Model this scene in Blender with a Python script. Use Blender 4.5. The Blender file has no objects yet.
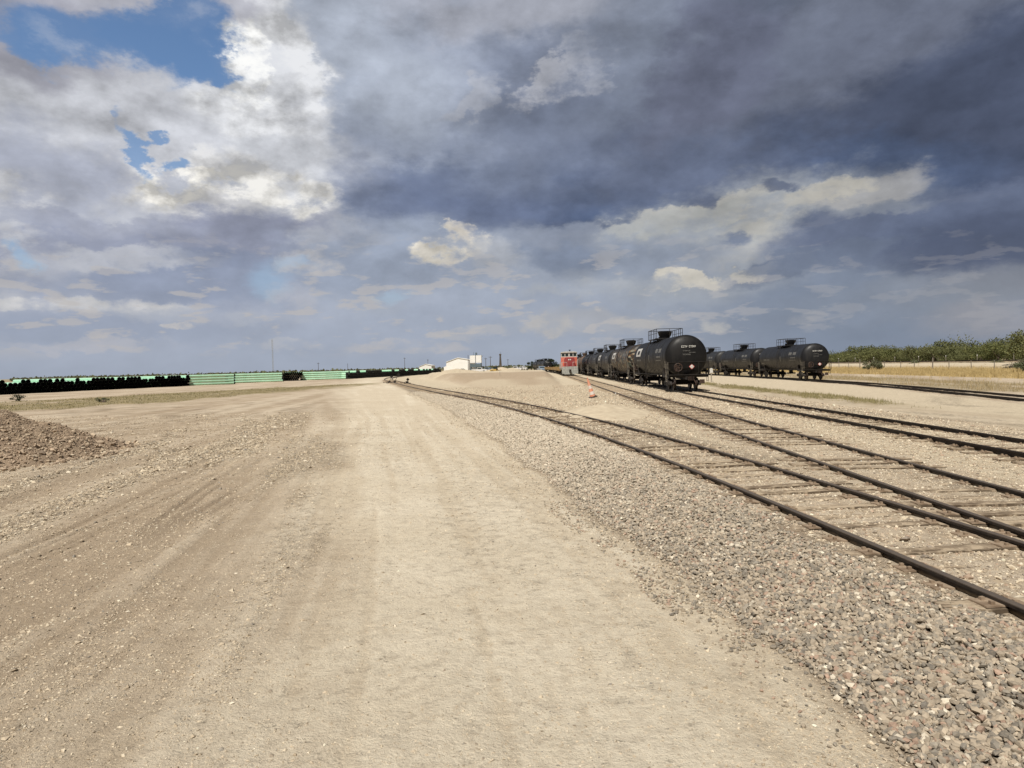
import bpy, math, random
import numpy as np
from mathutils import Vector, Matrix
random.seed(7); rng = np.random.default_rng(11)
C = bpy.context.scene.collection
SC = bpy.context.scene
R = math.radians

# ------------------------------------------------------------------ camera
# world: +Y runs along the straight tracks, +X right, +Z up, ground about z = 0
cam_d = bpy.data.cameras.new('camera'); cam = bpy.data.objects.new('camera', cam_d); C.objects.link(cam)
CR = np.array([[0.9989752, 0.02328377, -0.03881245], [0.03819402, 0.02644201, 0.99892044], [-0.02428491, 0.99937915, -0.02552561]])
# columns: image right, image up, view direction, as world vectors
m = Matrix(((CR[0][0], CR[0][1], -CR[0][2], 0), (CR[1][0], CR[1][1], -CR[1][2], 0), (CR[2][0], CR[2][1], -CR[2][2], 2.10), (0, 0, 0, 1)))
cam.matrix_world = m
cam_d.sensor_width = 36; cam_d.lens = 23.9; cam_d.clip_start = 0.1; cam_d.clip_end = 9000
SC.camera = cam

# ------------------------------------------------------------------ light
SUN_EL = 54.0
sun_az = math.atan2(-0.34, -0.94)              # from the left, a little behind the camera
sun_dir = Vector((math.cos(R(SUN_EL))*math.sin(sun_az), math.cos(R(SUN_EL))*math.cos(sun_az), math.sin(R(SUN_EL))))
sd = bpy.data.lights.new('sun', 'SUN'); sun = bpy.data.objects.new('sun', sd); C.objects.link(sun)
sd.energy = 4.9; sd.angle = R(0.53); sd.color = (1.0, 0.94, 0.855)
sun.rotation_euler = (-sun_dir).to_track_quat('-Z', 'Y').to_euler()
SC.view_settings.view_transform = 'Standard'; SC.view_settings.look = 'None'
SC.view_settings.exposure = 0.0; SC.view_settings.gamma = 1.0
try: SC.view_settings.use_curve_mapping = False
except Exception: pass
SC.render.engine = 'CYCLES'
SC.cycles.max_bounces = 3

# ------------------------------------------------------------------ node helper
class NT:
    def __init__(s, nt): s.nt = nt; s.n = nt.nodes; s.l = nt.links
    def add(s, t, **k):
        nd = s.n.new(t)
        for a, b in k.items(): setattr(nd, a, b)
        return nd
    def put(s, sock, v):
        if hasattr(v, 'is_output') or isinstance(v, bpy.types.NodeSocket): s.l.new(v, sock)
        elif isinstance(v, (tuple, list)) and len(v) == 3 and sock.type == 'RGBA': sock.default_value = (*v, 1)
        else: sock.default_value = v
    def math(s, op, a, b=None, c=None, clamp=False):
        nd = s.add('ShaderNodeMath', operation=op); nd.use_clamp = clamp
        s.put(nd.inputs[0], a)
        if b is not None: s.put(nd.inputs[1], b)
        if c is not None: s.put(nd.inputs[2], c)
        return nd.outputs[0]
    def vmath(s, op, a, b=None, scale=None):
        nd = s.add('ShaderNodeVectorMath', operation=op)
        s.put(nd.inputs[0], a)
        if b is not None: s.put(nd.inputs[1], b)
        if scale is not None: s.put(nd.inputs['Scale'], scale)
        return nd.outputs['Value'] if op in ('LENGTH', 'DOT_PRODUCT') else nd.outputs[0]
    def mix(s, f, a, b, mode='MIX'):
        nd = s.add('ShaderNodeMix', data_type='RGBA', blend_type=mode)
        s.put(nd.inputs[0], f); s.put(nd.inputs[6], a); s.put(nd.inputs[7], b)
        return nd.outputs[2]
    def ramp(s, v, a, b, lo=0.0, hi=1.0, smooth=True):
        nd = s.add('ShaderNodeMapRange', interpolation_type='SMOOTHSTEP' if smooth else 'LINEAR')
        s.put(nd.inputs[0], v); nd.inputs[1].default_value = a; nd.inputs[2].default_value = b
        nd.inputs[3].default_value = lo; nd.inputs[4].default_value = hi
        return nd.outputs[0]
    def noise(s, vec, scale, detail=4, rough=0.55, dist=0.0, col=False, dim='3D'):
        nd = s.add('ShaderNodeTexNoise', noise_dimensions=dim)
        if vec is not None: s.put(nd.inputs['Vector'], vec)
        nd.inputs['Scale'].default_value = scale; nd.inputs['Detail'].default_value = detail
        nd.inputs['Roughness'].default_value = rough; nd.inputs['Distortion'].default_value = dist
        return nd.outputs['Color' if col else 'Fac']
    def attr(s, name, col=False):
        nd = s.add('ShaderNodeAttribute', attribute_name=name)
        return nd.outputs['Color' if col else 'Fac']
    def mapping(s, vec, loc=(0,0,0), rot=(0,0,0), sc=(1,1,1), vt='POINT'):
        nd = s.add('ShaderNodeMapping', vector_type=vt)
        s.put(nd.inputs['Vector'], vec); nd.inputs['Location'].default_value = loc
        nd.inputs['Rotation'].default_value = rot; nd.inputs['Scale'].default_value = sc
        return nd.outputs[0]

def s2l(c):
    return tuple((v/255/12.92 if v/255 <= 0.04045 else ((v/255+0.055)/1.055)**2.4) for v in c)

# ------------------------------------------------------------------ sky: sky texture with broken storm clouds by direction
W = bpy.data.worlds.new('World'); SC.world = W; W.use_nodes = True
nt = NT(W.node_tree); nt.n.clear()
SKY_K = 0.10
sky = nt.add('ShaderNodeTexSky', sky_type='NISHITA'); sky.sun_disc = False
sky.sun_elevation = R(SUN_EL); sky.sun_rotation = sun_az % (2*math.pi); sky.air_density = 1.0; sky.dust_density = 0.6; sky.ozone_density = 2.0
tc = nt.add('ShaderNodeTexCoord'); D = nt.vmath('NORMALIZE', tc.outputs['Generated'])
sep = nt.add('ShaderNodeSeparateXYZ'); nt.l.new(D, sep.inputs[0])
az = nt.math('ARCTAN2', sep.outputs[0], sep.outputs[1]); el = nt.math('ARCSINE', sep.outputs[2])
cmb = nt.add('ShaderNodeCombineXYZ'); nt.l.new(az, cmb.inputs[0]); nt.l.new(el, cmb.inputs[1]); P0 = cmb.outputs[0]
DN = nt.mapping(D, sc=(1, 1, 1.9))
n1 = nt.noise(DN, 3.2, 3, 0.5, col=True)
n2 = nt.noise(DN, 9.0, 9, 0.62, col=True)
w1 = nt.vmath('SCALE', nt.vmath('SUBTRACT', n1, (0.5, 0.5, 0.5)), scale=0.16)
w2 = nt.vmath('SCALE', nt.vmath('SUBTRACT', n2, (0.5, 0.5, 0.5)), scale=0.20)
# the warp shrinks towards the horizon, where clouds are farther away
elf = nt.ramp(el, 0.0, 0.35, 0.30, 1.0)
n3 = nt.noise(nt.mapping(D, sc=(1, 1, 1.6)), 30.0, 6, 0.6, col=True)
w3 = nt.vmath('SCALE', nt.vmath('SUBTRACT', n3, (0.5, 0.5, 0.5)), scale=0.042)
PW = nt.vmath('ADD', P0, nt.vmath('MULTIPLY', nt.vmath('ADD', w3, nt.vmath('SCALE', nt.vmath('ADD', w1, w2), scale=elf)), (1.0, 0.62, 0)))
def direl(x, y):
    v = CR @ np.array([x-512.0, -(y-384.0), 680.0]); v /= np.linalg.norm(v)
    return math.atan2(v[0], v[1]), math.asin(v[2])
# broad cloud masses, laid one over another: centre, half-sizes (degrees of view given as 680 units per radian), turn, edge, colour, cover
BL = [
 # base tones
 (512, 330, 900, 100, 0, .9, (156,164,178), .95),
 (150, 330, 420, 60, 0, .9, (154,163,182), .8),
 (960, 310, 240, 110, 0, .7, (120,130,148), .9),
 (170, 110, 330, 170, 0, .7, (174,178,190), .97),
 (60, 210, 230, 110, 0, .6, (168,173,188), .9),
 # veil in the middle
 (430, 90, 230, 200, 0, .5, (158,167,183), .98),
 (350, 170, 130, 60, 0, .7, (146,154,172), .8),
 (400, 60, 120, 50, 10, .8, (168,175,188), .7),
 (560, 70, 150, 90, 20, .6, (155,163,180), .9),
 # dark storm mass
 (930, 20, 330, 120, 0, .55, (100,108,126), .98),
 (820, 146, 330, 92, -3, .38, (80,90,112), .98),
 (940, 130, 300, 86, -6, .6, (74,82,102), .95),
 (650, 192, 280, 38, 3, .35, (80,94,122), .98),
 (640, 140, 150, 60, 20, .7, (104,113,135), .85),
 (450, 200, 130, 34, 2, .5, (106,117,143), .9),
 (350, 190, 60, 24, 0, .6, (120,130,153), .7),
 (520, 150, 90, 40, 0, .8, (124,133,153), .7),
 (560, 88, 40, 18, -30, .4, (180,182,190), .8, 1),
 (480, 100, 34, 10, -10, .5, (172,175,184), .6, 1),
 (520, 20, 120, 26, 0, .7, (168,171,182), .8),
 (640, 40, 90, 60, -40, .6, (128,136,153), .8),
 (850, 36, 180, 46, -14, .5, (112,118,134), .7),
 (700, 80, 70, 46, -30, .5, (100,105,124), .8),
 # bright opening under it
 (735, 240, 140, 48, -8, .4, (158,163,170), .97),
 (850, 196, 50, 12, -10, .4, (170,168,166), .6),
 (790, 210, 56, 11, -20, .35, (184,181,173), .9, 1),
 (700, 212, 56, 10, -4, .4, (178,177,172), .85, 1),
 (662, 226, 60, 10, -10, .4, (170,172,171), .8, 1),
 (745, 236, 60, 18, -10, .5, (176,176,173), .8, 1),
 (730, 258, 50, 9, -5, .5, (182,180,174), .7, 1),
 (655, 262, 90, 18, 0, .6, (134,144,162), .8),
 (722, 240, 20, 8, 0, .5, (112,124,148), .8),
 (690, 200, 16, 6, 0, .5, (96,106,130), .7),
 (760, 196, 26, 7, 0, .5, (92,102,126), .8),
 (905, 228, 110, 26, -6, .35, (98,108,131), .95),
 (870, 212, 40, 7, -6, .5, (138,144,154), .6),
 (1010, 250, 80, 34, 0, .5, (84,93,115), .95),
 (815, 264, 80, 9, -8, .4, (106,116,136), .85),
 (940, 294, 120, 18, -5, .6, (140,144,152), .7),
 (840, 322, 90, 40, 0, .9, (116,127,145), .7),
 (1000, 318, 50, 14, 0, .7, (146,145,150), .7),
 # left: light band, bright towers, grey bases
 (110, 108, 200, 38, 8, .5, (190,192,198), .9),
 (270, 90, 54, 90, -6, .35, (196,198,203), .97),
 (236, 62, 24, 36, 0, .25, (224,224,222), .95, 1),
 (290, 50, 26, 46, -20, .4, (208,209,211), .7, 1),
 (262, 120, 40, 30, 0, .5, (208,209,211), .6, 1),
 (225, 192, 96, 32, 5, .35, (202,202,203), .97, 1),
 (185, 186, 46, 18, 8, .3, (226,223,216), .9, 1),
 (270, 192, 44, 18, 0, .35, (216,214,209), .8, 1),
 (235, 206, 40, 12, 0, .5, (176,178,186), .7),
 (250, 236, 100, 24, 0, .4, (138,143,162), .97),
 (275, 150, 40, 14, 0, .6, (180,183,190), .6),
 (50, 212, 80, 26, 0, .6, (182,185,193), .8, 1),
 (26, 200, 26, 14, 0, .4, (205,205,207), .6, 1),
 (100, 252, 130, 20, 0, .55, (143,149,168), .9),
 (45, 278, 66, 18, 0, .5, (188,189,194), .75, 1),
 (190, 286, 130, 20, 0, .6, (138,148,170), .85),
 (60, 306, 110, 8, 1, .45, (204,202,200), .85, 1),
 (90, 332, 150, 14, 0, .8, (142,152,173), .7),
 (15, 22, 110, 40, 6, .4, (156,157,168), .97),
 (165, 0, 100, 20, 4, .4, (168,169,178), .95),
 # single cumulus
 (150, 262, 60, 9, 0, .5, (184,186,192), .7, 1),
 (235, 262, 50, 10, 0, .5, (130,140,163), .7),
 (330, 240, 36, 16, 10, .5, (178,180,186), .7, 1),
 (20, 240, 40, 10, 0, .5, (186,188,194), .8, 1),
 (120, 226, 70, 8, 0, .5, (150,155,172), .7),
 (220, 318, 90, 7, 0, .6, (170,174,184), .7, 1),
 (380, 300, 60, 14, 0, .6, (160,166,178), .7, 1),
 (300, 300, 24, 14, 0, .5, (178,178,184), .6, 1),
 (580, 290, 60, 8, 0, .6, (166,170,176), .7, 1),
 (560, 262, 40, 10, 0, .6, (122,134,156), .6),
 (370, 264, 90, 34, 0, .7, (146,156,174), .85),
 (448, 254, 44, 14, -8, .3, (208,203,193), 1.2, 1),
 (462, 240, 18, 9, 0, .3, (205,199,190), .9, 1),
 (492, 260, 30, 14, 0, .5, (166,170,178), .8),
 (560, 242, 60, 10, 0, .7, (146,154,170), .5),
 (683, 280, 36, 8, 2, .3, (198,193,182), .95, 1),
 (760, 274, 26, 5, -4, .4, (188,184,174), .8, 1),
 (600, 322, 80, 12, 0, .6, (170,169,170), .6),
 (548, 326, 28, 9, 0, .4, (184,179,173), .85, 1),
 (640, 321, 24, 7, 0, .4, (182,178,173), .85, 1),
 (712, 320, 14, 9, 0, .4, (182,180,176), .85, 1),
 (815, 318, 22, 6, 0, .5, (142,146,155), .7, 1),
 (405, 343, 60, 7, 0, .4, (182,178,178), .85, 1),
 (310, 262, 22, 12, 0, .5, (186,184,184), .6, 1),
 (110, 347, 56, 6, 0, .5, (182,180,184), .7, 1),
 (290, 345, 28, 6, 0, .5, (180,180,184), .75, 1),
 (470, 330, 36, 5, 0, .5, (182,180,180), .7, 1),
 (186, 328, 14, 4, 0, .4, (196,190,184), .8, 1),
 (60, 350, 40, 4, 0, .5, (180,178,184), .5, 1),
]
# gaps of clear sky: cut back to the sky texture at the end
GAPS = [(130, 58, 78, 22, 4, .4, .95), (180, 44, 38, 42, 20, .3, .95), (206, 74, 26, 17, 0, .3, .95), (52, 50, 26, 9, 10, .5, .8), (128, 150, 9, 18, -30, .4, .85), (170, 158, 13, 8, 0, .4, .85),
        (276, 280, 18, 16, -20, .8, .35), (34, 258, 10, 6, 0, .6, .5), (300, 262, 12, 6, 0, .6, .3), (392, 300, 14, 5, 0, .8, .25)]
def blob(cx, cy, rx, ry, rot, soft, cov, after=None):
    a, e = direl(cx, cy)
    # 'after' only fixes the order in which the layers are evaluated
    pv = nt.vmath('MULTIPLY_ADD', after, (1e-9, 1e-9, 1e-9)) if after is not None else PW
    if after is not None: nt.l.new(PW, pv.node.inputs[2])
    q = nt.mapping(pv, loc=(a, e, 0), rot=(0, 0, R(-rot)), sc=(rx/680.0, ry/680.0, 1), vt='TEXTURE')
    return nt.ramp(nt.vmath('LENGTH', q), 1+soft*.8, 1-soft, 0.0, cov)
col = nt.mix(1.0, s2l((148,158,176)), s2l((148,158,176)))
mott = nt.ramp(nt.noise(nt.mapping(D, sc=(1,1,1.7)), 17.0, 8, 0.62), .36, .56, .12, 1.0)
for b in BL:
    c = tuple(v/SKY_K for v in s2l(b[6])); f = blob(*b[:5], b[5]*(.6 if len(b) > 8 else .85), b[7], col)
    if len(b) > 8: f = nt.math('MULTIPLY', f, mott)
    col = nt.mix(f, col, c)
# scattered small detail: lumpy relief from the difference of two shifted noises (lit from the upper left), and wisps
cmask = nt.ramp(nt.vmath('DOT_PRODUCT', col, (.33*SKY_K, .34*SKY_K, .33*SKY_K)), .44, .74)
DA = nt.mapping(D, sc=(1, 1, 1.5)); DB = nt.mapping(D, loc=(0.010, 0.0, -0.030), sc=(1, 1, 1.5))
r1 = nt.noise(DA, 9.0, 7, 0.58); r2 = nt.noise(DB, 9.0, 7, 0.58)
amp = nt.ramp(el, 0.0, 0.30, 0.35, 1.0)
relk = nt.math('MULTIPLY', nt.math('SUBTRACT', r1, r2), nt.math('MULTIPLY_ADD', cmask, 4.2, 1.1))
big = nt.math('MULTIPLY', nt.math('SUBTRACT', nt.noise(nt.mapping(D, sc=(1,1,1.7)), 3.4, 4, 0.5), 0.5), 0.30)
fine = nt.math('MULTIPLY', nt.math('SUBTRACT', nt.noise(nt.mapping(D, sc=(1,1,1.9)), 22, 7, 0.6), 0.5), 0.20)
bil = nt.noise(nt.vmath('ADD', nt.mapping(D, sc=(1,1,2.0)), nt.vmath('SCALE', w2, scale=.25)), 6.0, 7, 0.58)
lump = nt.math('MULTIPLY', nt.math('SUBTRACT', nt.ramp(bil, .44, .58), .5), .17)
shade = nt.math('MULTIPLY_ADD', nt.math('ADD', nt.math('ADD', nt.math('ADD', relk, big), fine), lump), amp, 1.06)
shade = nt.math('MAXIMUM', nt.math('MINIMUM', shade, 1.35), 0.70)
col = nt.vmath('SCALE', col, scale=shade)
hz_ = nt.math('MULTIPLY', nt.ramp(el, .16, .0, 0, .42), nt.ramp(az, .42, .0, .35, 1.0))
col = nt.mix(hz_, col, tuple(v/SKY_K for v in s2l((163,172,186))))
# small fair-weather puffs above the horizon
pf = nt.noise(nt.mapping(D, sc=(1, 1, 3.6)), 15, 8, 0.55, 0.2)
pm = nt.math('MULTIPLY', nt.ramp(pf, 0.545, 0.62), nt.math('MULTIPLY', nt.ramp(el, 0.015, 0.05), nt.ramp(el, 0.22, 0.10)))
pm = nt.math('MULTIPLY', pm, nt.ramp(az, 0.50, 0.05, 0.15, 0.6))
col = nt.mix(pm, col, tuple(v/SKY_K for v in s2l((188,184,182))))
skyc = nt.mix(1.0, sky.outputs[0], (1.0, 1.12, 1.22), 'MULTIPLY')
for g in GAPS: col = nt.mix(blob(*g[:6], g[6], col), col, skyc)
for wv in ((150, 92, 60, 9, 6, .6, (196,198,204), .55), (95, 60, 22, 7, 20, .9, (176,186,204), .4), (178, 22, 16, 12, -30, .9, (180,188,204), .4)):
    col = nt.mix(nt.math('MULTIPLY', blob(*wv[:6], wv[7], col), mott), col, tuple(v/SKY_K for v in s2l(wv[6])))
bg = nt.add('ShaderNodeBackground'); bg.inputs[1].default_value = SKY_K; nt.put(bg.inputs[0], col)
wo = nt.add('ShaderNodeOutputWorld'); nt.l.new(bg.outputs[0], wo.inputs[0])
W.cycles.sampling_method = 'MANUAL'; W.cycles.sample_map_resolution = 512

# ------------------------------------------------------------------ materials
def new_mat(name, rough=0.8, metal=0.0, spec=0.3):
    mt = bpy.data.materials.new(name); mt.use_nodes = True
    t = NT(mt.node_tree); b = t.n['Principled BSDF']
    b.inputs['Roughness'].default_value = rough; b.inputs['Metallic'].default_value = metal
    b.inputs['Specular IOR Level'].default_value = spec
    return mt, t, b
def simple(name, c1, c2=None, scale=4, rough=0.7, metal=0, spec=0.3, bump=0.0, detail=5):
    mt, t, b = new_mat(name, rough, metal, spec)
    if c2 is None: c2 = tuple(v*0.7 for v in c1)
    co = t.add('ShaderNodeTexCoord').outputs['Object']
    n = t.noise(co, scale, detail, 0.6)
    t.put(b.inputs['Base Color'], t.mix(t.ramp(n, .3, .7), c1, c2))
    if bump:
        bp = t.add('ShaderNodeBump'); bp.inputs['Strength'].default_value = bump; bp.inputs['Distance'].default_value = 0.02
        t.put(bp.inputs['Height'], n); t.l.new(bp.outputs[0], b.inputs['Normal'])
    return mt
M = {}
M['steel_dark'] = simple('dark_underframe_steel', (.018,.017,.017), (.04,.034,.03), 3, .6, .2)
M['wheel'] = simple('wheel_steel', (.05,.035,.028), (.025,.02,.018), 6, .5, .5)
M['grate'] = simple('walkway_grating', (.02,.02,.02), (.035,.033,.03), 9, .7)
M['white_paint'] = simple('white_stencil_paint', (.72,.72,.7), (.45,.45,.43), 12, .6)
M['grey_paint'] = simple('faded_grey_stencil', (.22,.22,.21), (.1,.1,.1), 18, .6)
M['placard_red'] = simple('placard_red', (.5,.06,.05), (.6,.2,.18), 20, .6)
M['ladder_sunlit'] = simple('sunlit_ladder_steel', (.30,.27,.22), (.10,.09,.08), 5, .6)
M['brake'] = simple('brake_wheel_steel', (.08,.05,.035), (.03,.02,.02), 8, .6)
def tank_mat(name, base, dirt, dirt_amt, rough, graffiti=False):
    mt, t, b = new_mat(name, rough, 0, .25)
    co = t.add('ShaderNodeTexCoord').outputs['Object']
    st = t.noise(t.mapping(co, sc=(1.0, 2.2, .25)), 2.2, 7, .65)
    pa = t.noise(co, .9, 5, .6)
    sx = t.add('ShaderNodeSeparateXYZ'); t.put(sx.inputs[0], co)
    low = t.ramp(sx.outputs[2], 2.3, 1.0)
    a = t.math('MULTIPLY', t.ramp(st, .46, .72), t.math('MULTIPLY_ADD', low, .7, .35))
    a = t.math('MULTIPLY', a, dirt_amt, clamp=True)
    c = t.mix(t.ramp(pa, .3, .7), base, tuple(v*1.5 for v in base))
    c = t.mix(a, c, dirt)
    if graffiti:
        g = t.noise(t.mapping(co, sc=(.2, 1, 1)), 1.6, 2, .5, 1.2)
        gc = t.noise(t.mapping(co, loc=(4,2,1)), 2.0, 2, .5, .8, col=True)
        gs = t.add('ShaderNodeSeparateColor'); t.put(gs.inputs[0], gc)
        cc = t.mix(t.ramp(gs.outputs[0], .44, .56), (.35,.20,.10), (.45,.43,.33))
        cc = t.mix(t.ramp(gs.outputs[1], .52, .62), cc, (.10,.16,.14))
        zone = t.math('MULTIPLY', t.ramp(sx.outputs[2], 1.3, 1.7), t.ramp(sx.outputs[2], 3.5, 3.0))
        c = t.mix(t.math('MULTIPLY', t.math('MULTIPLY', t.ramp(g, .5, .58), zone), .7), c, cc)
    t.put(b.inputs['Base Color'], c)
    t.put(b.inputs['Roughness'], t.ramp(st, .3, .8, rough-.08, rough+.25))
    bp = t.add('ShaderNodeBump'); bp.inputs['Strength'].default_value = .12; bp.inputs['Distance'].default_value = .03
    t.put(bp.inputs['Height'], t.noise(t.mapping(co, sc=(1,.6,1)), 2.5, 3)); t.l.new(bp.outputs[0], b.inputs['Normal'])
    return mt
M['tank_black'] = tank_mat('black_tank_enamel', (.0065,.0065,.0072), (.09,.075,.06), .22, .52)
M['tank_streaked'] = tank_mat('streaked_black_tank_enamel', (.016,.014,.013), (.20,.13,.08), 1.0, .5, True)
M['tank_grey'] = tank_mat('weathered_grey_black_tank', (.015,.0155,.017), (.12,.11,.095), .6, .5)
M['tank_slate'] = tank_mat('slate_black_tank', (.009,.0095,.0115), (.10,.09,.07), .4, .46)
M['tank_rust'] = tank_mat('rust_brown_tank', (.11,.075,.055), (.30,.22,.16), 1.0, .6)

# rails: brown-black rolled steel, dusty on the foot
mt, t, b = new_mat('rail_steel', .5, .35, .4); M['rail'] = mt
co = t.add('ShaderNodeTexCoord').outputs['Object']
sx = t.add('ShaderNodeSeparateXYZ'); t.put(sx.inputs[0], co)
nn = t.noise(co, 14, 5, .6)
c = t.mix(t.ramp(nn, .35, .7), (.022,.018,.016), (.055,.042,.033))
foot = t.ramp(t.math('MULTIPLY_ADD', t.noise(co, 5, 3), .05, sx.outputs[2]), .125, .08)
c = t.mix(t.math('MULTIPLY', foot, .8), c, (.27,.215,.155))
top = t.ramp(sx.outputs[2], .138, .147)
c = t.mix(t.math('MULTIPLY', top, .75), c, (.19,.155,.125))
t.put(b.inputs['Base Color'], c); t.put(b.inputs['Roughness'], t.ramp(nn, .3, .7, .42, .7))
M['rail_far'] = simple('rail_steel_dark', (.018,.013,.010), (.035,.024,.018), 5, .55, .3)
mt, t, b = new_mat('weathered_tie_wood', .9, 0, .15); M['tie'] = mt
co = t.add('ShaderNodeTexCoord').outputs['Object']
gr = t.noise(t.mapping(co, sc=(.7, 14, 6)), 3, 6, .65)
oi = t.add('ShaderNodeObjectInfo')
c = t.mix(t.ramp(gr, .36, .62), (.085,.06,.04), (.36,.285,.205))
dust = t.ramp(t.math('ADD', t.noise(co, 4.5, 7, .7), t.math('MULTIPLY', oi.outputs['Random'], .14)), .46, .66, 0, .8)
c = t.mix(dust, c, (.50,.41,.295))
tsx = t.add('ShaderNodeSeparateXYZ'); t.put(tsx.inputs[0], co)
edge = t.math('MULTIPLY', t.ramp(t.math('ABSOLUTE', tsx.outputs[1]), .078, .104), t.ramp(t.noise(t.mapping(co, sc=(1.6, .2, .2)), 1.8, 5, .65), .44, .54))
c = t.mix(t.math('MULTIPLY', edge, .85), c, (.075,.055,.038))
t.put(b.inputs['Base Color'], c)
bp = t.add('ShaderNodeBump'); bp.inputs['Strength'].default_value = .6; bp.inputs['Distance'].default_value = .015
t.put(bp.inputs['Height'], gr); t.l.new(bp.outputs[0], b.inputs['Normal'])

M['plate'] = simple('rusty_tie_plate', (.24,.175,.12), (.42,.33,.24), 9, .8, .2)
M['tie_far'] = simple('dusty_tie_wood', (.47,.385,.28), (.33,.26,.185), 1.3, .9)
# stones take their own colour from a colour attribute
def stone_mat(name, rough=.85):
    mt, t, b = new_mat(name, rough, 0, .25)
    c = t.attr('stone', True); co = t.add('ShaderNodeTexCoord').outputs['Object']
    n = t.noise(co, 60, 4, .6)
    t.put(b.inputs['Base Color'], t.mix(t.ramp(n, .3, .7, 0, .35), c, (.46,.38,.28)))
    return mt
M['stone'] = stone_mat('crushed_stone')

# ground
mt, t, b = new_mat('dirt_and_caliche_ground', .93, 0, .12); M['ground'] = mt
co = t.add('ShaderNodeTexCoord').outputs['Object']
A = {k: t.attr(k) for k in ('road', 'ballast', 'grass', 'brown', 'cream', 'streak', 'gold', 'gravelly', 'rut')}
nb = t.noise(co, .35, 6, .6); nm = t.noise(co, 3.5, 7, .65); nf = t.noise(co, 38, 6, .7); nff = t.noise(co, 130, 3, .7)
base = t.mix(t.ramp(nb, .3, .7), (.495,.412,.308), (.58,.492,.378))
base = t.mix(t.ramp(A['streak'], .40, .80, 0, .62), base, (.37,.290,.205))
base = t.mix(t.ramp(A['streak'], .32, .12, 0, .8), base, (.62,.535,.415))
base = t.mix(t.math('MULTIPLY', A['brown'], .9), base, t.mix(t.ramp(nm, .3, .7), (.37,.285,.20), (.47,.375,.27)))
brk = t.noise(co, 9, 6, .7)
vp = t.add('ShaderNodeTexVoronoi', feature='F1'); t.put(vp.inputs['Vector'], t.mapping(co, sc=(1,1,.4))); vp.inputs['Scale'].default_value = 52
vps = t.add('ShaderNodeSeparateColor'); t.put(vps.inputs[0], vp.outputs['Color'])
pebm = t.math('MULTIPLY', t.ramp(t.math('ADD', t.math('MULTIPLY', A['gravelly'], .55), t.math('MULTIPLY_ADD', t.noise(co, 5, 8, .75), 2.2, -1.0)), .15, .75), t.ramp(vps.outputs[0], .30, .45))
rd = t.mix(t.ramp(nb, .3, .7), (.69,.61,.475), (.76,.685,.55))
rd = t.mix(t.ramp(A['streak'], .30, .62, 0, .4), rd, (.56,.465,.335))
base = t.mix(A['road'], base, rd)
cr = t.mix(t.ramp(nm, .3, .7), (.68,.595,.45), (.58,.50,.37))
base = t.mix(A['cream'], base, cr)
base = t.mix(t.math('MULTIPLY', A['rut'], .85), base, (.24,.185,.13))
# coarse gravel seen from afar
vo = t.add('ShaderNodeTexVoronoi', feature='F1'); t.put(vo.inputs['Vector'], co); vo.inputs['Scale'].default_value = 17
vs = t.add('ShaderNodeSeparateColor'); t.put(vs.inputs[0], vo.outputs['Color'])
bc = t.mix(t.ramp(vs.outputs[0], .1, .9, smooth=False), (.26,.22,.175), (.60,.52,.405))
bc = t.mix(t.ramp(vs.outputs[1], .78, .9, 0, .8), bc, (.62,.56,.46))
bc = t.mix(t.ramp(vo.outputs['Distance'], .35, .62, 0, .75), bc, (.10,.08,.06))
base = t.mix(A['ballast'], base, bc)
gr = t.mix(t.ramp(t.noise(co, 1.3, 7, .7), .35, .65), (.17,.15,.07), (.36,.29,.16))
base = t.mix(A['grass'], base, gr)
go = t.mix(t.ramp(t.noise(t.mapping(co, sc=(1,.3,1)), 1.2, 7, .7), .35, .65), (.36,.27,.12), (.52,.40,.20))
base = t.mix(A['gold'], base, go)
base = t.mix(t.math('MULTIPLY', t.ramp(brk, .42, .68), .30), base, (.32,.25,.18))
pc = t.mix(t.ramp(vps.outputs[1], 0, 1, smooth=False), (.30,.245,.185), (.60,.52,.40))
pc = t.mix(t.ramp(vp.outputs['Distance'], .30, .60, 0, .8), pc, (.16,.125,.09))
base = t.mix(t.math('MULTIPLY', pebm, .8), base, pc)
sp = t.ramp(nf, .54, .68, 0, .50)
base = t.mix(t.math('MULTIPLY', sp, t.math('MULTIPLY_ADD', A['road'], -.55, 1.0)), base, (.30,.235,.165))
base = t.mix(t.ramp(nff, .62, .8, 0, .5), base, (.62,.55,.44))
base = t.mix(t.ramp(nm, .35, .2, 0, .25), base, (.30,.235,.165))
t.put(b.inputs['Base Color'], base)
hh = t.math('ADD', t.math('MULTIPLY', nf, .7), t.math('MULTIPLY', nff, .25))
hh = t.math('ADD', hh, t.math('MULTIPLY', t.math('MULTIPLY', vo.outputs['Distance'], A['ballast']), -1.2))
hh = t.math('ADD', hh, t.math('MULTIPLY', nm, .9)); hh = t.math('ADD', hh, t.math('MULTIPLY', brk, .9))
hh = t.math('ADD', hh, t.math('MULTIPLY', t.math('MULTIPLY', vp.outputs['Distance'], pebm), -.55))
bp = t.add('ShaderNodeBump'); bp.inputs['Strength'].default_value = 1.0; bp.inputs['Distance'].default_value = .028
t.put(bp.inputs['Height'], hh); t.l.new(bp.outputs[0], b.inputs['Normal'])

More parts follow.
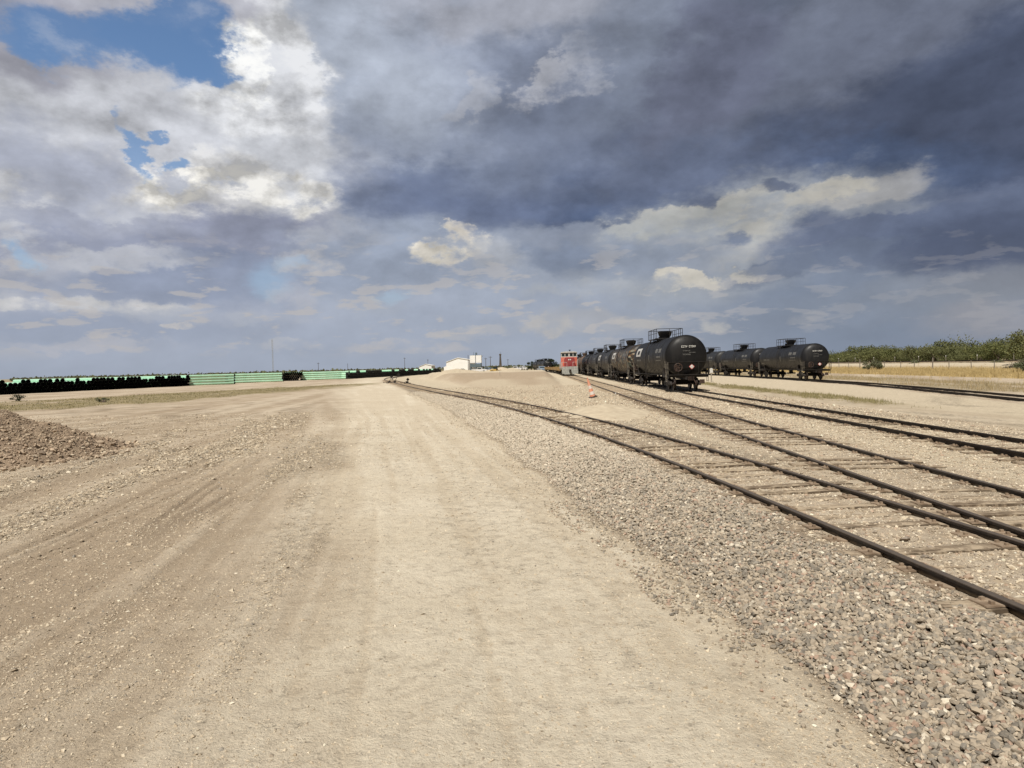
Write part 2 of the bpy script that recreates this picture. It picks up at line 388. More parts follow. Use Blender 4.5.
# ------------------------------------------------------------------ mesh helpers
class MB:
    def __init__(s): s.v = []; s.f = []; s.m = []; s.mi = 0
    def raw(s, vs, fs):
        o = len(s.v); s.v += [tuple(v) for v in vs]; s.f += [tuple(i+o for i in f) for f in fs]; s.m += [s.mi]*len(fs); return s
    def box(s, c, d, rz=0, rx=0, ry=0):
        mt = Matrix.Rotation(rz, 3, 'Z') @ Matrix.Rotation(ry, 3, 'Y') @ Matrix.Rotation(rx, 3, 'X')
        vs = []
        for x in (-.5, .5):
            for y in (-.5, .5):
                for z in (-.5, .5):
                    vs.append(Vector(c) + mt @ Vector((x*d[0], y*d[1], z*d[2])))
        return s.raw(vs, [(0,1,3,2), (4,6,7,5), (0,4,5,1), (2,3,7,6), (0,2,6,4), (1,5,7,3)])
    def prism(s, prof, y0, y1, axis='Y'):
        # prof: (x,z) loop extruded along Y (or (y,z) along X)
        n = len(prof)
        g = (lambda p, q: (p[0], q, p[1])) if axis == 'Y' else (lambda p, q: (q, p[0], p[1]))
        vs = [g(p, y0) for p in prof] + [g(p, y1) for p in prof]
        return s.raw(vs, [tuple(range(n))[::-1], tuple(range(n, 2*n))] + [(i, (i+1) % n, n+(i+1) % n, n+i) for i in range(n)])
    def tube(s, p, q, r, n=8, r2=None, cap=True):
        p = Vector(p); q = Vector(q); d = (q-p).normalized(); r2 = r if r2 is None else r2
        u = d.orthogonal().normalized(); w = d.cross(u)
        vs = [p + (u*math.cos(2*math.pi*i/n) + w*math.sin(2*math.pi*i/n))*r for i in range(n)]
        vs += [q + (u*math.cos(2*math.pi*i/n) + w*math.sin(2*math.pi*i/n))*r2 for i in range(n)]
        fs = [(i, (i+1) % n, n+(i+1) % n, n+i) for i in range(n)]
        if cap: fs += [tuple(range(n))[::-1], tuple(range(n, 2*n))]
        return s.raw(vs, fs)
    def lathe(s, prof, c=(0,0,0), n=24, axis='Y', a0=0, a1=2*math.pi, close=True):
        # prof: (t, r) along the axis
        k = n if close else n+1; vs = []
        for (tt, r) in prof:
            for i in range(k):
                a = a0+(a1-a0)*i/n
                if axis == 'Y': vs.append((c[0]+r*math.cos(a), c[1]+tt, c[2]+r*math.sin(a)))
                elif axis == 'X': vs.append((c[0]+tt, c[1]+r*math.cos(a), c[2]+r*math.sin(a)))
                else: vs.append((c[0]+r*math.cos(a), c[1]+r*math.sin(a), c[2]+tt))
        fs = []
        for j in range(len(prof)-1):
            for i in range(n):
                a_, b_ = j*k+i, j*k+(i+1) % k
                fs.append((a_, b_, b_+k, a_+k))
        return s.raw(vs, fs)
    def build(s, name, mats, parent=None, smooth=False, loc=None):
        me = bpy.data.meshes.new(name); me.from_pydata(s.v, [], s.f)
        for q in (mats if isinstance(mats, (list, tuple)) else [mats]): me.materials.append(q)
        if max(s.m, default=0) > 0: me.polygons.foreach_set('material_index', s.m)
        me.validate()
        if smooth:
            me.polygons.foreach_set('use_smooth', [True]*len(me.polygons)); 
            try: me.set_sharp_from_angle(angle=R(38))
            except Exception: pass
        o = bpy.data.objects.new(name, me); C.objects.link(o)
        if parent: o.parent = parent
        if loc: o.location = loc
        return o
def tag(o, label=None, cat=None, group=None, kind=None):
    if label: o['label'] = label
    if cat: o['category'] = cat
    if group: o['group'] = group
    if kind: o['kind'] = kind
    return o
def empty(name, loc=(0,0,0), rz=0, label=None, cat=None, group=None):
    o = bpy.data.objects.new(name, None); C.objects.link(o); o.location = loc; o.rotation_euler = (0,0,rz); o.empty_display_size = .3
    return tag(o, label, cat, group)
KIDS = {}
def kids(o): return [c for c in C.objects if c.parent == o]
def copy_tree(o, parent=None):
    c = o.copy(); C.objects.link(c)
    if parent: c.parent = parent
    for ch in KIDS[o.name] if o.name in KIDS else kids(o):
        copy_tree(ch, c)
    return c
def np_mesh(name, V, F, mats, attrs=None, colattr=None, smooth=False):
    me = bpy.data.meshes.new(name); nv = len(V); nf, k = F.shape
    me.vertices.add(nv); me.vertices.foreach_set('co', np.ascontiguousarray(V, dtype=np.float32).ravel())
    me.loops.add(nf*k); me.loops.foreach_set('vertex_index', np.ascontiguousarray(F, dtype=np.int32).ravel())
    me.polygons.add(nf); me.polygons.foreach_set('loop_start', np.arange(0, nf*k, k, dtype=np.int32))
    try: me.polygons.foreach_set('loop_total', np.full(nf, k, dtype=np.int32))
    except Exception: pass
    me.polygons.foreach_set('use_smooth', np.full(nf, smooth, dtype=bool))
    for kx, a in (attrs or {}).items():
        at = me.attributes.new(kx, 'FLOAT', 'POINT'); at.data.foreach_set('value', a.astype(np.float32).ravel())
    if colattr is not None:
        at = me.attributes.new(colattr[0], 'FLOAT_COLOR', 'POINT'); at.data.foreach_set('color', colattr[1].astype(np.float32).ravel())
    for q in (mats if isinstance(mats, (list, tuple)) else [mats]): me.materials.append(q)
    me.update(calc_edges=True)
    o = bpy.data.objects.new(name, me); C.objects.link(o); return o

# numpy value noise
def vnoise(x, y, seed=0):
    xi = np.floor(x).astype(np.int64); yi = np.floor(y).astype(np.int64); fx = x-xi; fy = y-yi
    fx = fx*fx*(3-2*fx); fy = fy*fy*(3-2*fy)
    def h(a, b):
        n = (a*374761393 + b*668265263 + seed*982451653) & 0xffffffff
        n = ((n ^ (n >> 13))*1274126177) & 0xffffffff
        return ((n ^ (n >> 16)) & 0xffff)/65535.0
    return (h(xi, yi)*(1-fx)+h(xi+1, yi)*fx)*(1-fy) + (h(xi, yi+1)*(1-fx)+h(xi+1, yi+1)*fx)*fy
def fbm(x, y, oct=4, seed=0, g=.5):
    s = 0; a = 1; tt = 0
    for i in range(oct): s = s+a*vnoise(x*2**i+i*17.3, y*2**i+i*9.1, seed+i); tt += a; a *= g
    return s/tt
def sst(a, b, x):
    u = np.clip((x-a)/(b-a), 0, 1); return u*u*(3-2*u)

# ------------------------------------------------------------------ plan curves
YT = np.arange(-60, 700, .25)
def curve(pts, sig=2.0):
    p = np.array(sorted(pts)); y = np.interp(YT, p[:,0], p[:,1])
    # continue the first slope backwards
    s0 = (p[1,1]-p[0,1])/(p[1,0]-p[0,0]); y = np.where(YT < p[0,0], p[0,1]+s0*(YT-p[0,0]), y)
    k = np.arange(-int(4*sig/.25), int(4*sig/.25)+1)*.25; w = np.exp(-k*k/2/sig/sig); w /= w.sum()
    yp = np.pad(y, len(k)//2, mode='edge'); ys = np.convolve(yp, w, 'valid')
    return lambda q: np.interp(q, YT, ys)
A_left = curve([(3,4.0),(5.33,3.69),(7.14,3.49),(10,3.14),(12.1,2.82),(14.9,2.39),(18.6,1.71),(22.5,.95),(26.6,.03),(33,-1.55),(40,-3.46),(47,-5.6),(54.3,-7.96),(65,-11.2),(76,-14.5),(89,-18.2),(105,-22.8),(120,-27),(140,-32),(165,-37),(200,-41),(260,-44),(400,-47)], 1.6)
ROAD_R = curve([(3.8,2.05),(5.2,1.85),(6.5,1.62),(9.4,1.05),(15.7,-.30),(24.7,-2.17),(33,-4.1),(42,-6.2),(60,-11.2),(88,-18.8),(120,-28),(160,-36.5),(200,-41.5),(300,-46)], 1.5)
ROAD_L = curve([(3.8,-2.0),(6.6,-2.5),(11.8,-3.9),(18,-5.6),(26,-7.8),(52,-15),(88,-25.5),(120,-34),(160,-42),(200,-47),(300,-52)], 1.5)
D_mid = curve([(10,19.6),(20,21.8),(34.5,24.55),(50,27.1),(62,28.6),(73,29.4),(85,29.9),(110,30.1),(300,30.1)], 4.0)
XB, XC, XMAIN = 6.07, 10.33, 75.0
def B_mid(y):
    y = np.asarray(y, float); return XB-.00034*np.clip(y-150, 0, 160)**2-.1088*np.clip(y-310, 0, None)
GA = .7535                                        # half gauge to the rail head centre
def A_mid(y): # shifted along the normal from the left rail
    s = (A_left(y+.3)-A_left(y-.3))/.6
    return A_left(y)+GA*np.sqrt(1+s*s)

def masks(x, y):
    x = np.asarray(x, float); y = np.asarray(y, float)
    wob = (fbm(x*.8+3, y*.5, 4, 3)-.5)
    am = A_mid(y); rr = ROAD_R(y)+wob*.55; rl = ROAD_L(y)+wob*2.0
    wdt = np.where(y < 40, 1, 1+(y-40)*.03)
    road = sst(-.10, .18, rr-x)*sst(-1.2, 1.0, (x-rl)/wdt)
    dA = x-am
    ballast = sst(-.08, .22, x-rr)*sst(-.80, -1.45, dA+wob*1.3)*sst(90, 55, y)
    inA = sst(1.7, 1.2, np.abs(dA)); inB = sst(1.75, 1.2, np.abs(x-XB)); inC = sst(1.8, 1.3, np.abs(x-XC))
    rgt = sst(-.2, .6, dA)                          # right of track A
    cream = rgt*sst(3.0, 14, y+(x-4)*.8)*sst(30.3, 29, x-(D_mid(y)-26.5)*0)*.9
    cream = np.maximum(cream*(1-.75*np.maximum(inA, inB)*sst(40, 14, y)), sst(.6, 2.2, dA)*.0)
    cream *= sst(-.05, .5, D_mid(y)-1.6-x)*1.0
    path = sst(1.2, .3, np.abs(x-13.2))*.0
    pathgrey = sst(12.0, 12.8, x)*sst(16.6, 15.2, x+wob)
    hill = sst(46, 62, y+x*.4)*sst(200, 150, y)*sst(3.2, 6.5, dA-np.clip((y-60)*.05, 0, 4))*sst(3.2, .8, x-np.clip(B_mid(y)-XB, -9, 0))
    brown = np.clip(hill*(.55+1.0*fbm(x*.08+9, y*.12, 4, 8)), 0, 1)*sst(122, 106, y)
    lft = sst(0, 3, rl-x)
    brown = np.maximum(brown, lft*.45*sst(.42, .72, fbm(x*.16, y*.07, 5, 21)+.7*(fbm(x*2.2, y*1.4, 5, 22)-.5)))
    g_in = np.interp(y, [30, 42, 55, 86, 110], [-40, -34.4, -29.8, -24, -24]); g_out = np.interp(y, [38, 60, 79, 105, 112], [-60, -48.5, -41.7, -29.5, -24])
    grassL = sst(.5, -1.5, x-g_in+wob*5)*sst(-.8, 1.2, x-g_out+wob*4)*sst(34, 42, y)*sst(.28, .42, fbm(x*.3, y*.12, 4, 31)+.1)*.9
    weedC = sst(1.3, .5, np.abs(x-15.9+wob*1.6)-.2)*sst(26, 36, y)*sst(110, 80, y)*sst(.35, .5, fbm(x*.8, y*.25, 4, 12)+.05)
    dD = x-D_mid(y)
    weedD = .8*sst(1.6, 3.0, dD)*sst(11.5, 9.5, dD)*sst(.36, .56, fbm(x*.5, y*.15, 4, 14)+.08)
    gold = sst(16, 17.8, dD-wob*2)*sst(13, 12, 0*x)*sst(72, 68, x)
    far = sst(80, 90, x); farl = sst(-95, -110, x)+sst(330, 420, y)
    gravR = sst(10.5, 11.5, dD)*sst(17, 16, dD)
    gold = gold*(1-gravR*.95)
    grass = np.clip(np.maximum.reduce([grassL, weedC*.8, weedD*.8, far*.8, np.clip(farl, 0, 1)*.7]), 0, 1)
    bermw = sst(-6.5, -5.3, x-XMAIN)*sst(3.6, 2.8, x-XMAIN)
    cream = np.maximum.reduce([cream*(1-.5*pathgrey)*(1-.95*sst(.05, .5, hill)), bermw, hill*sst(.52, .7, fbm(x*.13+4, y*.04, 3, 5))*.7, hill*sst(108, 122, y)*.9])
    # coordinates that follow the haul road: streaks and wheel ruts
    s = x-.5*(ROAD_R(y)+ROAD_L(y)); s2 = x+7+.20*np.clip(y-8, 0, 200)
    fan = np.where(y < 30, 1.0, 30/np.maximum(y, 1))
    st = .5*fbm(s*1.7*fan, y*.05, 3, 41)+.5*fbm(s*5.5*fan, y*.11+wob, 3, 42)
    sL = x+.12*y+.0*s2+1.2*(fbm(x*.05, y*.05, 2, 46)-.5)
    stL = .45*fbm(sL*.9, y*.035, 3, 47)+.55*fbm(sL*3.2, y*.05+wob, 3, 48)
    lw = sst(0.5, 3.5, rl-x)
    st = st*(1-lw)+((stL-.5)*1.5+.5)*lw
    st = np.clip((st-.5)*2.4+.44+(fbm(x*3.1, y*2.3, 4, 45)-.5)*.5, 0, 1)
    streak = st
    def thin(f, sd_, w_):
        n_ = fbm(f, y*.018, 2, sd_); return sst(w_, .0, np.abs(n_-.5))
    rut = np.maximum.reduce([thin(sL*.55, 61, .014), thin(sL*.55+.13, 61, .014), thin(sL*.8+7, 63, .014), thin(sL*.42+3, 66, .009), thin(sL*.42+3.1, 66, .009), thin(s*.5*fan+2, 64, .006)*.6])
    rut = rut*lw*sst(.34, .46, fbm(x*.14+3, y*.05, 3, 65))*sst(7, 10, y)*sst(85, 40, y)
    gravelly = sst(.50, .68, fbm(s*.9*fan+.3*wob, y*.10, 4, 51))
    return dict(rut=rut, road=road*(1-.0*inA), ballast=ballast, grass=grass*(1-bermw), gold=gold*(1-bermw), brown=brown, cream=np.clip(cream, 0, 1)*(1-grass*.8), streak=streak,
                hill=hill, dA=dA, wob=wob, gravelly=gravelly*(1-ballast)*(1-.75*road)*sst(60, 18, y), lft=lft, bermw=bermw, inA=inA, inB=inB, rr=rr, s=s)
def H(x, y, mk=None):
    x = np.asarray(x, float); y = np.asarray(y, float)
    if mk is None: mk = masks(x, y)
    toe = ROAD_R(y)
    low = sst(.0, 1.6, x-toe)                       # 0 on the road, 1 up on the track bed
    far = np.maximum(sst(38, 75, y), sst(-22, -40, x))
    z = -.18*(1-low)*(1-far)
    z += .072*low*(1-far)*(.45*sst(13.2, 12.2, x)+.55*sst(9.0, 8.2, x))+.072*(.45*sst(13.2,12.2,x)+.55*sst(9.0,8.2,x))*sst(-.2,1,mk['dA'])*far*sst(140,100,y)*(1-mk['hill'])
    z += mk['hill']*(1.25+.35*(fbm(x*.15, y*.06, 3, 61)-.5))*sst(58, 118, y)
    z += mk['bermw']*0+.95*sst(-7.5, -3.0, x-XMAIN)*sst(7.5, 3.0, x-XMAIN)
    dD = x-D_mid(y); z -= .22*sst(-3.5, -1.5, dD)*sst(60, 20, dD)
    damp = 1-np.clip(mk['inA']+mk['inB'], 0, 1)*.55
    z += (fbm(x*.35, y*.22, 3, 71)-.5)*.07*damp-.012*np.maximum(mk['inA'], mk['inB'])*sst(1.2, .9, np.minimum(np.abs(mk['dA']), np.abs(x-XB))+0*x)
    z += (mk['streak']-.45)*-.030*damp*(1-.45*mk['road'])*sst(1.0, 0, mk['ballast'])
    z += (fbm(x*2.3, y*2.1, 4, 72)-.5)*.030*damp
    z += (fbm(x*9, y*9, 3, 73)-.5)*(.010+.016*mk['gravelly']+.01*mk['inA'])
    z += mk['ballast']*(fbm(x*6, y*6, 3, 74)-.5)*.03
    z += mk['lft']*(fbm((x+.12*y)*1.3, y*.06, 4, 75)-.5)*.14*sst(120, 20, y)+mk['lft']*(fbm((x+.12*y)*6, y*.12, 3, 77)-.5)*.075*sst(45, 15, y)*(.35+.65*sst(.45,.6,fbm(x*.3,y*.12,2,78)))
    z -= .035*mk['rut']
    z += .05*sst(.55, .9, fbm(x*.25+5, y*.4, 3, 76))*(1-mk['road'])*sst(-4, -8, x)
    return z

def axis_vals(lo_dense, hi_dense, step, g, lo, hi):
    mid = list(np.arange(lo_dense, hi_dense, step)); a = []; s = step; q = lo_dense
    while q > lo: s *= g; q -= s; a.append(q)
    b_ = []; s = step; q = mid[-1]
    while q < hi: s *= g; q += s; b_.append(q)
    return np.array(a[::-1]+mid+b_)
xs = axis_vals(-6.5, 6.8, .034, 1.035, -2600, 2600)
ys = [-3000., -800., -200., -60., -25., -12., -6., -3., -1., .5, 1.6, 2.4]; q = 2.8
while q < 5200: ys.append(q); q += max(.030, q*.0085)
ys = np.array(ys)
GX, GY = np.meshgrid(xs, ys); gx = GX.ravel(); gy = GY.ravel()
MK = masks(gx, gy); gz = H(gx, gy, MK)
nx, ny = len(xs), len(ys)
idx = np.arange(nx*ny).reshape(ny, nx)
F = np.stack([idx[:-1,:-1], idx[:-1,1:], idx[1:,1:], idx[1:,:-1]], -1).reshape(-1, 4)
g = np_mesh('ground', np.stack([gx, gy, gz], 1), F, M['ground'], {k: MK[k] for k in ('road','ballast','grass','brown','cream','streak','gold','gravelly','rut')}, smooth=True)
tag(g, 'pale dirt and gravel ground of the rail yard with tyre ruts', 'ground', kind='structure')
print('ground verts', nx*ny)
def hz(x, y): return float(H(np.array([x]), np.array([y]))[0])

# ------------------------------------------------------------------ loose stones
def ico():
    p = (1+5**.5)/2
    v = np.array([(-1,p,0),(1,p,0),(-1,-p,0),(1,-p,0),(0,-1,p),(0,1,p),(0,-1,-p),(0,1,-p),(p,0,-1),(p,0,1),(-p,0,-1),(-p,0,1)], float)
    v /= np.linalg.norm(v[0])
    f = np.array([(0,11,5),(0,5,1),(0,1,7),(0,7,10),(0,10,11),(1,5,9),(5,11,4),(11,10,2),(10,7,6),(7,1,8),(3,9,4),(3,4,2),(3,2,6),(3,6,8),(3,8,9),(4,9,5),(2,4,11),(6,2,10),(8,6,7),(9,8,1)])
    return v, f
IV, IF = ico()
OV = np.array([(1,0,0),(-1,0,0),(0,1,0),(0,-1,0),(0,0,1),(0,0,-1)], float)
OF = np.array([(0,2,4),(2,1,4),(1,3,4),(3,0,4),(2,0,5),(1,2,5),(3,1,5),(0,3,5)])
def stones(name, x, y, size, cols, flat=.7, sink=.25, z=None, label=None, tiny=False):
    IV_, IF_, K = (OV, OF, 6) if tiny else (IV, IF, 12)
    n = len(x); z = H(x, y) if z is None else z
    var = IV_[None]*(1+rng.uniform(-.34, .34, (12, K, 1)))+rng.uniform(-.12, .12, (12, K, 3))*(2.2 if tiny else 1)
    base = var[rng.integers(0, 12, n)]
    sc = np.stack([rng.uniform(.75, 1.3, n), rng.uniform(.6, 1.0, n), flat*rng.uniform(.6, 1.1, n)], 1)*size[:,None]
    V = base*sc[:,None,:]
    # random tilt then spin
    a = rng.normal(0, .45, n); ca, sa = np.cos(a), np.sin(a)
    V = np.stack([V[...,0], V[...,1]*ca[:,None]-V[...,2]*sa[:,None], V[...,1]*sa[:,None]+V[...,2]*ca[:,None]], -1)
    a = rng.uniform(0, 6.28, n); ca, sa = np.cos(a), np.sin(a)
    V = np.stack([V[...,0]*ca[:,None]-V[...,1]*sa[:,None], V[...,0]*sa[:,None]+V[...,1]*ca[:,None], V[...,2]], -1)
    V += np.stack([x, y, z+size*flat*(1-2*sink)], 1)[:,None,:]
    Fs = (IF_[None]+(np.arange(n)*K)[:,None,None]).reshape(-1, 3)
    colr = np.ones((n, K, 4)); colr[...,:3] = cols[:,None,:]
    o = np_mesh(name, V.reshape(-1, 3), Fs, M['stone'], colattr=('stone', colr.reshape(-1, 4)))
    return tag(o, label, name.replace('_', ' '), kind='stuff')
def palette(n, P, w, jit=.14):
    P = np.array(P); i = rng.choice(len(P), n, p=np.array(w)/sum(w)); c = P[i]*(1+rng.normal(0, jit, (n, 1)))
    return np.clip(c, .02, .85)
BP = [(.20,.185,.16),(.265,.24,.20),(.34,.29,.225),(.36,.25,.19),(.43,.365,.28),(.66,.60,.49),(.14,.13,.115)]
BW = [12, 20, 26, 9, 24, 6, 4]
def scatter(n, y0, y1, x0f, x1f, pw=1.0):
    y = y0*(y1/y0)**(rng.random(n)**pw) if y0 > 0 else rng.uniform(y0, y1, n)
    x = x0f(y)+(x1f(y)-x0f(y))*rng.random(n); return x, y
# ballast shoulder between haul road and track A
def make_ballast():
    n = 165000
    y = 2.6*(62/2.6)**rng.random(n)
    x = ROAD_R(y)-.75+(A_left(y)-.10-ROAD_R(y)+.75)*rng.random(n)
    mk = masks(x, y); k = rng.random(n) < np.clip(mk['ballast']*1.1+(.04+.22*sst(.5, .62, fbm(x*1.6, y*1.1, 3, 93)))*(x > mk['rr']-.6), 0, 1)*np.clip(2.3/np.maximum(y, 4)**.15, 0, 1)
    k &= rng.random(n) < np.where(y < 5, .75, 1)
    x, y = x[k], y[k]; mk = masks(x, y)
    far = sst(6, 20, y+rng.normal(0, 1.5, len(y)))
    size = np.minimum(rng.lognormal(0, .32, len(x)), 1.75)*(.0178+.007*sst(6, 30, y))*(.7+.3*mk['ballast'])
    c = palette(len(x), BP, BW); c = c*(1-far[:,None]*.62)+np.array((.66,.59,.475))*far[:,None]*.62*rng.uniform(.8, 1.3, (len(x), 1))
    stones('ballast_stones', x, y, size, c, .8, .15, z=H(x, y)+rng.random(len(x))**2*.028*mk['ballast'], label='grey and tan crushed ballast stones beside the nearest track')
    print('ballast', len(x))
make_ballast()
def make_tracks_gravel():
    n = 170000
    y = 4.5*(70/4.5)**rng.random(n); x = A_left(y)-.3+(13.5-A_left(y)+.3)*rng.random(n)
    mk = masks(x, y)
    between = sst(1.0, 1.9, mk['dA'])*sst(1.2, 1.6, np.abs(x-XB))
    dens = .60+.35*between+.25*sst(.4, .6, fbm(x*1.5, y*1.2, 3, 91))
    k = rng.random(n) < dens
    for xr in (A_left(y), A_left(y)+2*GA, XB-GA, XB+GA, XC-GA, XC+GA): k &= np.abs(x-xr) > .09
    k &= rng.random(n) < (1-.7*mk['hill'])
    x, y = x[k], y[k]
    size = rng.lognormal(0, .42, len(x))*(.009+.011*sst(5, 40, y))
    size = size*np.where(np.abs(x-A_mid(y)) < 1.3, 1.25, 1.0)
    c = palette(len(x), [(.32,.27,.21),(.47,.39,.29),(.60,.52,.395),(.72,.65,.52),(.42,.31,.23),(.24,.205,.17)], [12, 28, 30, 14, 8, 8])
    stones('track_gravel', x, y, size, c, .65, .3, label='cream and brown gravel scattered between the rails')
    print('track gravel', len(x))
make_tracks_gravel()
def make_pebbles():
    n = 700000
    y = 2.7*(38/2.7)**(rng.random(n)**1.15)
    x = -.80*y-1.0+(ROAD_R(y)+.1+.80*y+1.0)*rng.random(n)
    mk = masks(x, y)
    cl = fbm(x*1.3, y*1.0, 3, 55)
    dens = .22+.70*mk['gravelly']+.25*sst(.55, .7, cl)
    dens *= (1-.62*mk['road']*sst(0, 1.6, mk['rr']-x))
    k = rng.random(n) < dens*.8
    x, y = x[k], y[k]; mk = masks(x, y)
    size = rng.lognormal(0, .48, len(x))*(.0046+.0070*sst(4, 30, y))*(1+.45*mk['gravelly']+.5*mk['lft'])
    c = palette(len(x), [(.30,.25,.19),(.42,.345,.25),(.53,.445,.33),(.63,.55,.42),(.74,.67,.54),(.24,.225,.20)], [9, 20, 34, 24, 7, 5], .12)
    stones('gravel_pebbles', x, y, size, c, .6, .38, label='small tan pebbles scattered over the haul road dirt', tiny=True)
    print('pebbles', len(x))
make_pebbles()

# ------------------------------------------------------------------ tracks
RAILP = [(-.036,.150),(.036,.150),(.037,.118),(.009,.105),(.009,.012),(.07,.0),(.07,-.018),(-.07,-.018),(-.07,.0),(-.009,.012),(-.009,.105),(-.037,.118)]
def sweep(name, fx, yv, prof, mat, parent, zf=0.0):
    yv = np.asarray(yv, float); xv = fx(yv)*np.ones_like(yv); d = np.gradient(xv, yv); nrm = 1/np.sqrt(1+d*d)
    zv = zf(xv, yv) if callable(zf) else np.full_like(yv, zf)
    P = np.array(prof); k = len(P); n = len(yv)
    V = np.stack([xv[:,None]+P[None,:,0]*nrm[:,None], yv[:,None]-P[None,:,0]*(d*nrm)[:,None], zv[:,None]+P[None,:,1]], -1).reshape(-1, 3)
    i = np.arange(n-1)[:,None]*k; j = np.arange(k)[None]; j2 = (j+1) % k
    F_ = np.stack([i+j, i+j2, i+k+j2, i+k+j], -1).reshape(-1, 4)
    o = np_mesh(name, V, F_, mat); o.parent = parent; return o
def ysamp(y0, y1, k=.03):
    a = [y0]
    while a[-1] < y1: a.append(a[-1]+max(.35, a[-1]*k))
    a[-1] = y1; return np.array(a)
tie_meshes = []
def tie_mesh(v):
    r = random.Random(v); L = 2.5+r.uniform(-.08, .1); b_ = MB(); n = 14
    top = []; hw = .112
    for i in range(n+1):
        x = -L/2+L*i/n
        top.append([(x+r.uniform(-.02, .02)*(i in (0, n)), -hw+r.uniform(-.006, .006), -.14), (x, -hw+r.uniform(-.008, .008), r.uniform(-.012, .004)), (x, -.03, r.uniform(-.003, .008)),
                    (x, .03, r.uniform(-.003, .008)), (x, hw+r.uniform(-.008, .008), r.uniform(-.012, .004)), (x, hw, -.14)])
    vs = [p for row in top for p in row]; fs = []
    for i in range(n):
        for j in range(5): fs.append((i*6+j, (i+1)*6+j, (i+1)*6+j+1, i*6+j+1))
    fs += [(5,4,3,2,1,0), tuple(n*6+j for j in range(6))]
    b_.raw(vs, fs)
    b_.mi = 1
    for sx_ in (-GA, GA):
        b_.box((sx_, 0, .010), (.36, .19, .014))
        for dx in (-.10, .10):
            for dy in (-.05, .06): b_.box((sx_+dx, dy+r.uniform(-.01, .01), .028), (.035, .03, .03))
    me_o = b_.build('tie', [M['tie'], M['plate']]); me = me_o.data; bpy.data.objects.remove(me_o); return me
tie_meshes = [tie_mesh(i) for i in range(7)]
def ties(parent, fx, y0, y1, nind, zoff=.0, zf=None, step=.54):
    n = int((y1-y0)/step); rest = MB()
    for i in range(n):
        y = y0+i*step+random.uniform(-.04, .04); x = float(fx(y)); s = float(fx(y+.3)-fx(y-.3))/.6
        z = (zf(x, y) if zf else 0)+zoff+random.uniform(-.010, .036)
        rz = -math.atan(s)+random.uniform(-.035, .035); xo = random.uniform(-.06, .06)
        if i < nind:
            o = bpy.data.objects.new('tie', tie_meshes[i % 7]); C.objects.link(o); o.parent = parent
            o.location = (x+xo, y, z); o.rotation_euler = (0, 0, rz)
        else:
            c_, s_ = math.cos(rz), math.sin(rz)
            rest.raw([(x+v[0]*c_-v[1]*s_, y+v[0]*s_+v[1]*c_, z+v[2]) for v in [(-1.28,-.11,-.1),(-1.28,-.11,0),(-1.28,.11,0),(-1.28,.11,-.1),(1.28,-.11,-.1),(1.28,-.11,0),(1.28,.11,0),(1.28,.11,-.1)]],
                     [(0,1,5,4),(1,2,6,5),(2,3,7,6),(0,4,7,3),(0,3,2,1),(4,5,6,7)])
    if rest.v: tag(rest.build('distant_ties', M['tie_far'], parent), kind='stuff')
def joint(parent, fx, y, side, mat):
    x = float(fx(y)); s = float(fx(y+.3)-fx(y-.3))/.6; b_ = MB()
    b_.prism([(0,.025),(.022,.03),(.024,.085),(0,.10)] if side > 0 else [(0,.025),(-.022,.03),(-.024,.085),(0,.10)], -.46, .46)
    for k in (-.36, -.14, .14, .36): b_.tube((side*.02, k, .06), (side*.045, k, .06), .018, 6)
    o = b_.build('joint_bar', mat, parent); o.location = (x+side*.010, y, 0); o.rotation_euler = (0, 0, -math.atan(s))
M['joint'] = simple('dusty_joint_bar', (.24,.19,.14), (.12,.085,.06), 9, .7, .2)
def track(label, fx, y0, y1, nt_, zf=0.0, zoff=.0, railmat=None, joints=()):
    e = empty('railway_track', (0,0,0), 0, label, 'railway track', 'tracks of the yard')
    yv = ysamp(y0, y1)
    zfn = (lambda a, b_: np.full_like(np.asarray(b_, float), zf)) if not callable(zf) else zf
    for sd_ in (-1, 1):
        def fr(y, sd_=sd_):
            y = np.asarray(y, float); s = (fx(y+.3)-fx(y-.3))/.6; return fx(y)+sd_*GA*np.sqrt(1+s*s)
        rr_ = sweep('rail', fr, yv, RAILP, railmat or M['rail'], e, zf=zfn)
        for (jy, js) in joints:
            if js == sd_:
                joint(e, fr, jy, -1, M['joint'])
    ties(e, fx, max(y0, 3.5), min(y1, 130), nt_, zoff, (lambda x, y: float(np.asarray(zfn(np.array([x]), np.array([y])))[0])) if callable(zf) else (lambda x, y: zf))
    return e
cst = lambda v: (lambda y: np.full_like(np.asarray(y, float), v))
track('nearest curved track with rusty brown rails running off to the far left', A_mid, 3.0, 330, 90, zoff=.066, joints=((10.05,-1),(12.0,1),(17.8,-1)))
track('straight track that leads to the red locomotive', B_mid, 1.0, 520, 80, zoff=.066, joints=((13.4,-1),(12.6,1)))
track('straight track under the front line of black tank cars', cst(XC), 2.0, 520, 60, zoff=.02, railmat=M['rail_far'])
track('far right dark track under the second line of tank cars by the dry grass', D_mid, 12.0, 420, 40, zf=-.22, zoff=-.03, railmat=M['rail_far'])
ZM = .95
e = empty('railway_track', (0,0,0), 0, 'raised main line track on a white gravel bank before the green trees', 'railway track', 'tracks of the yard')
for sd_ in (-1, 1): sweep('rail', cst(XMAIN+sd_*GA), ysamp(30, 600, .05), RAILP, M['rail_far'], e, zf=ZM+.16)
ties(e, cst(XMAIN), 40, 300, 0, ZM+.13)

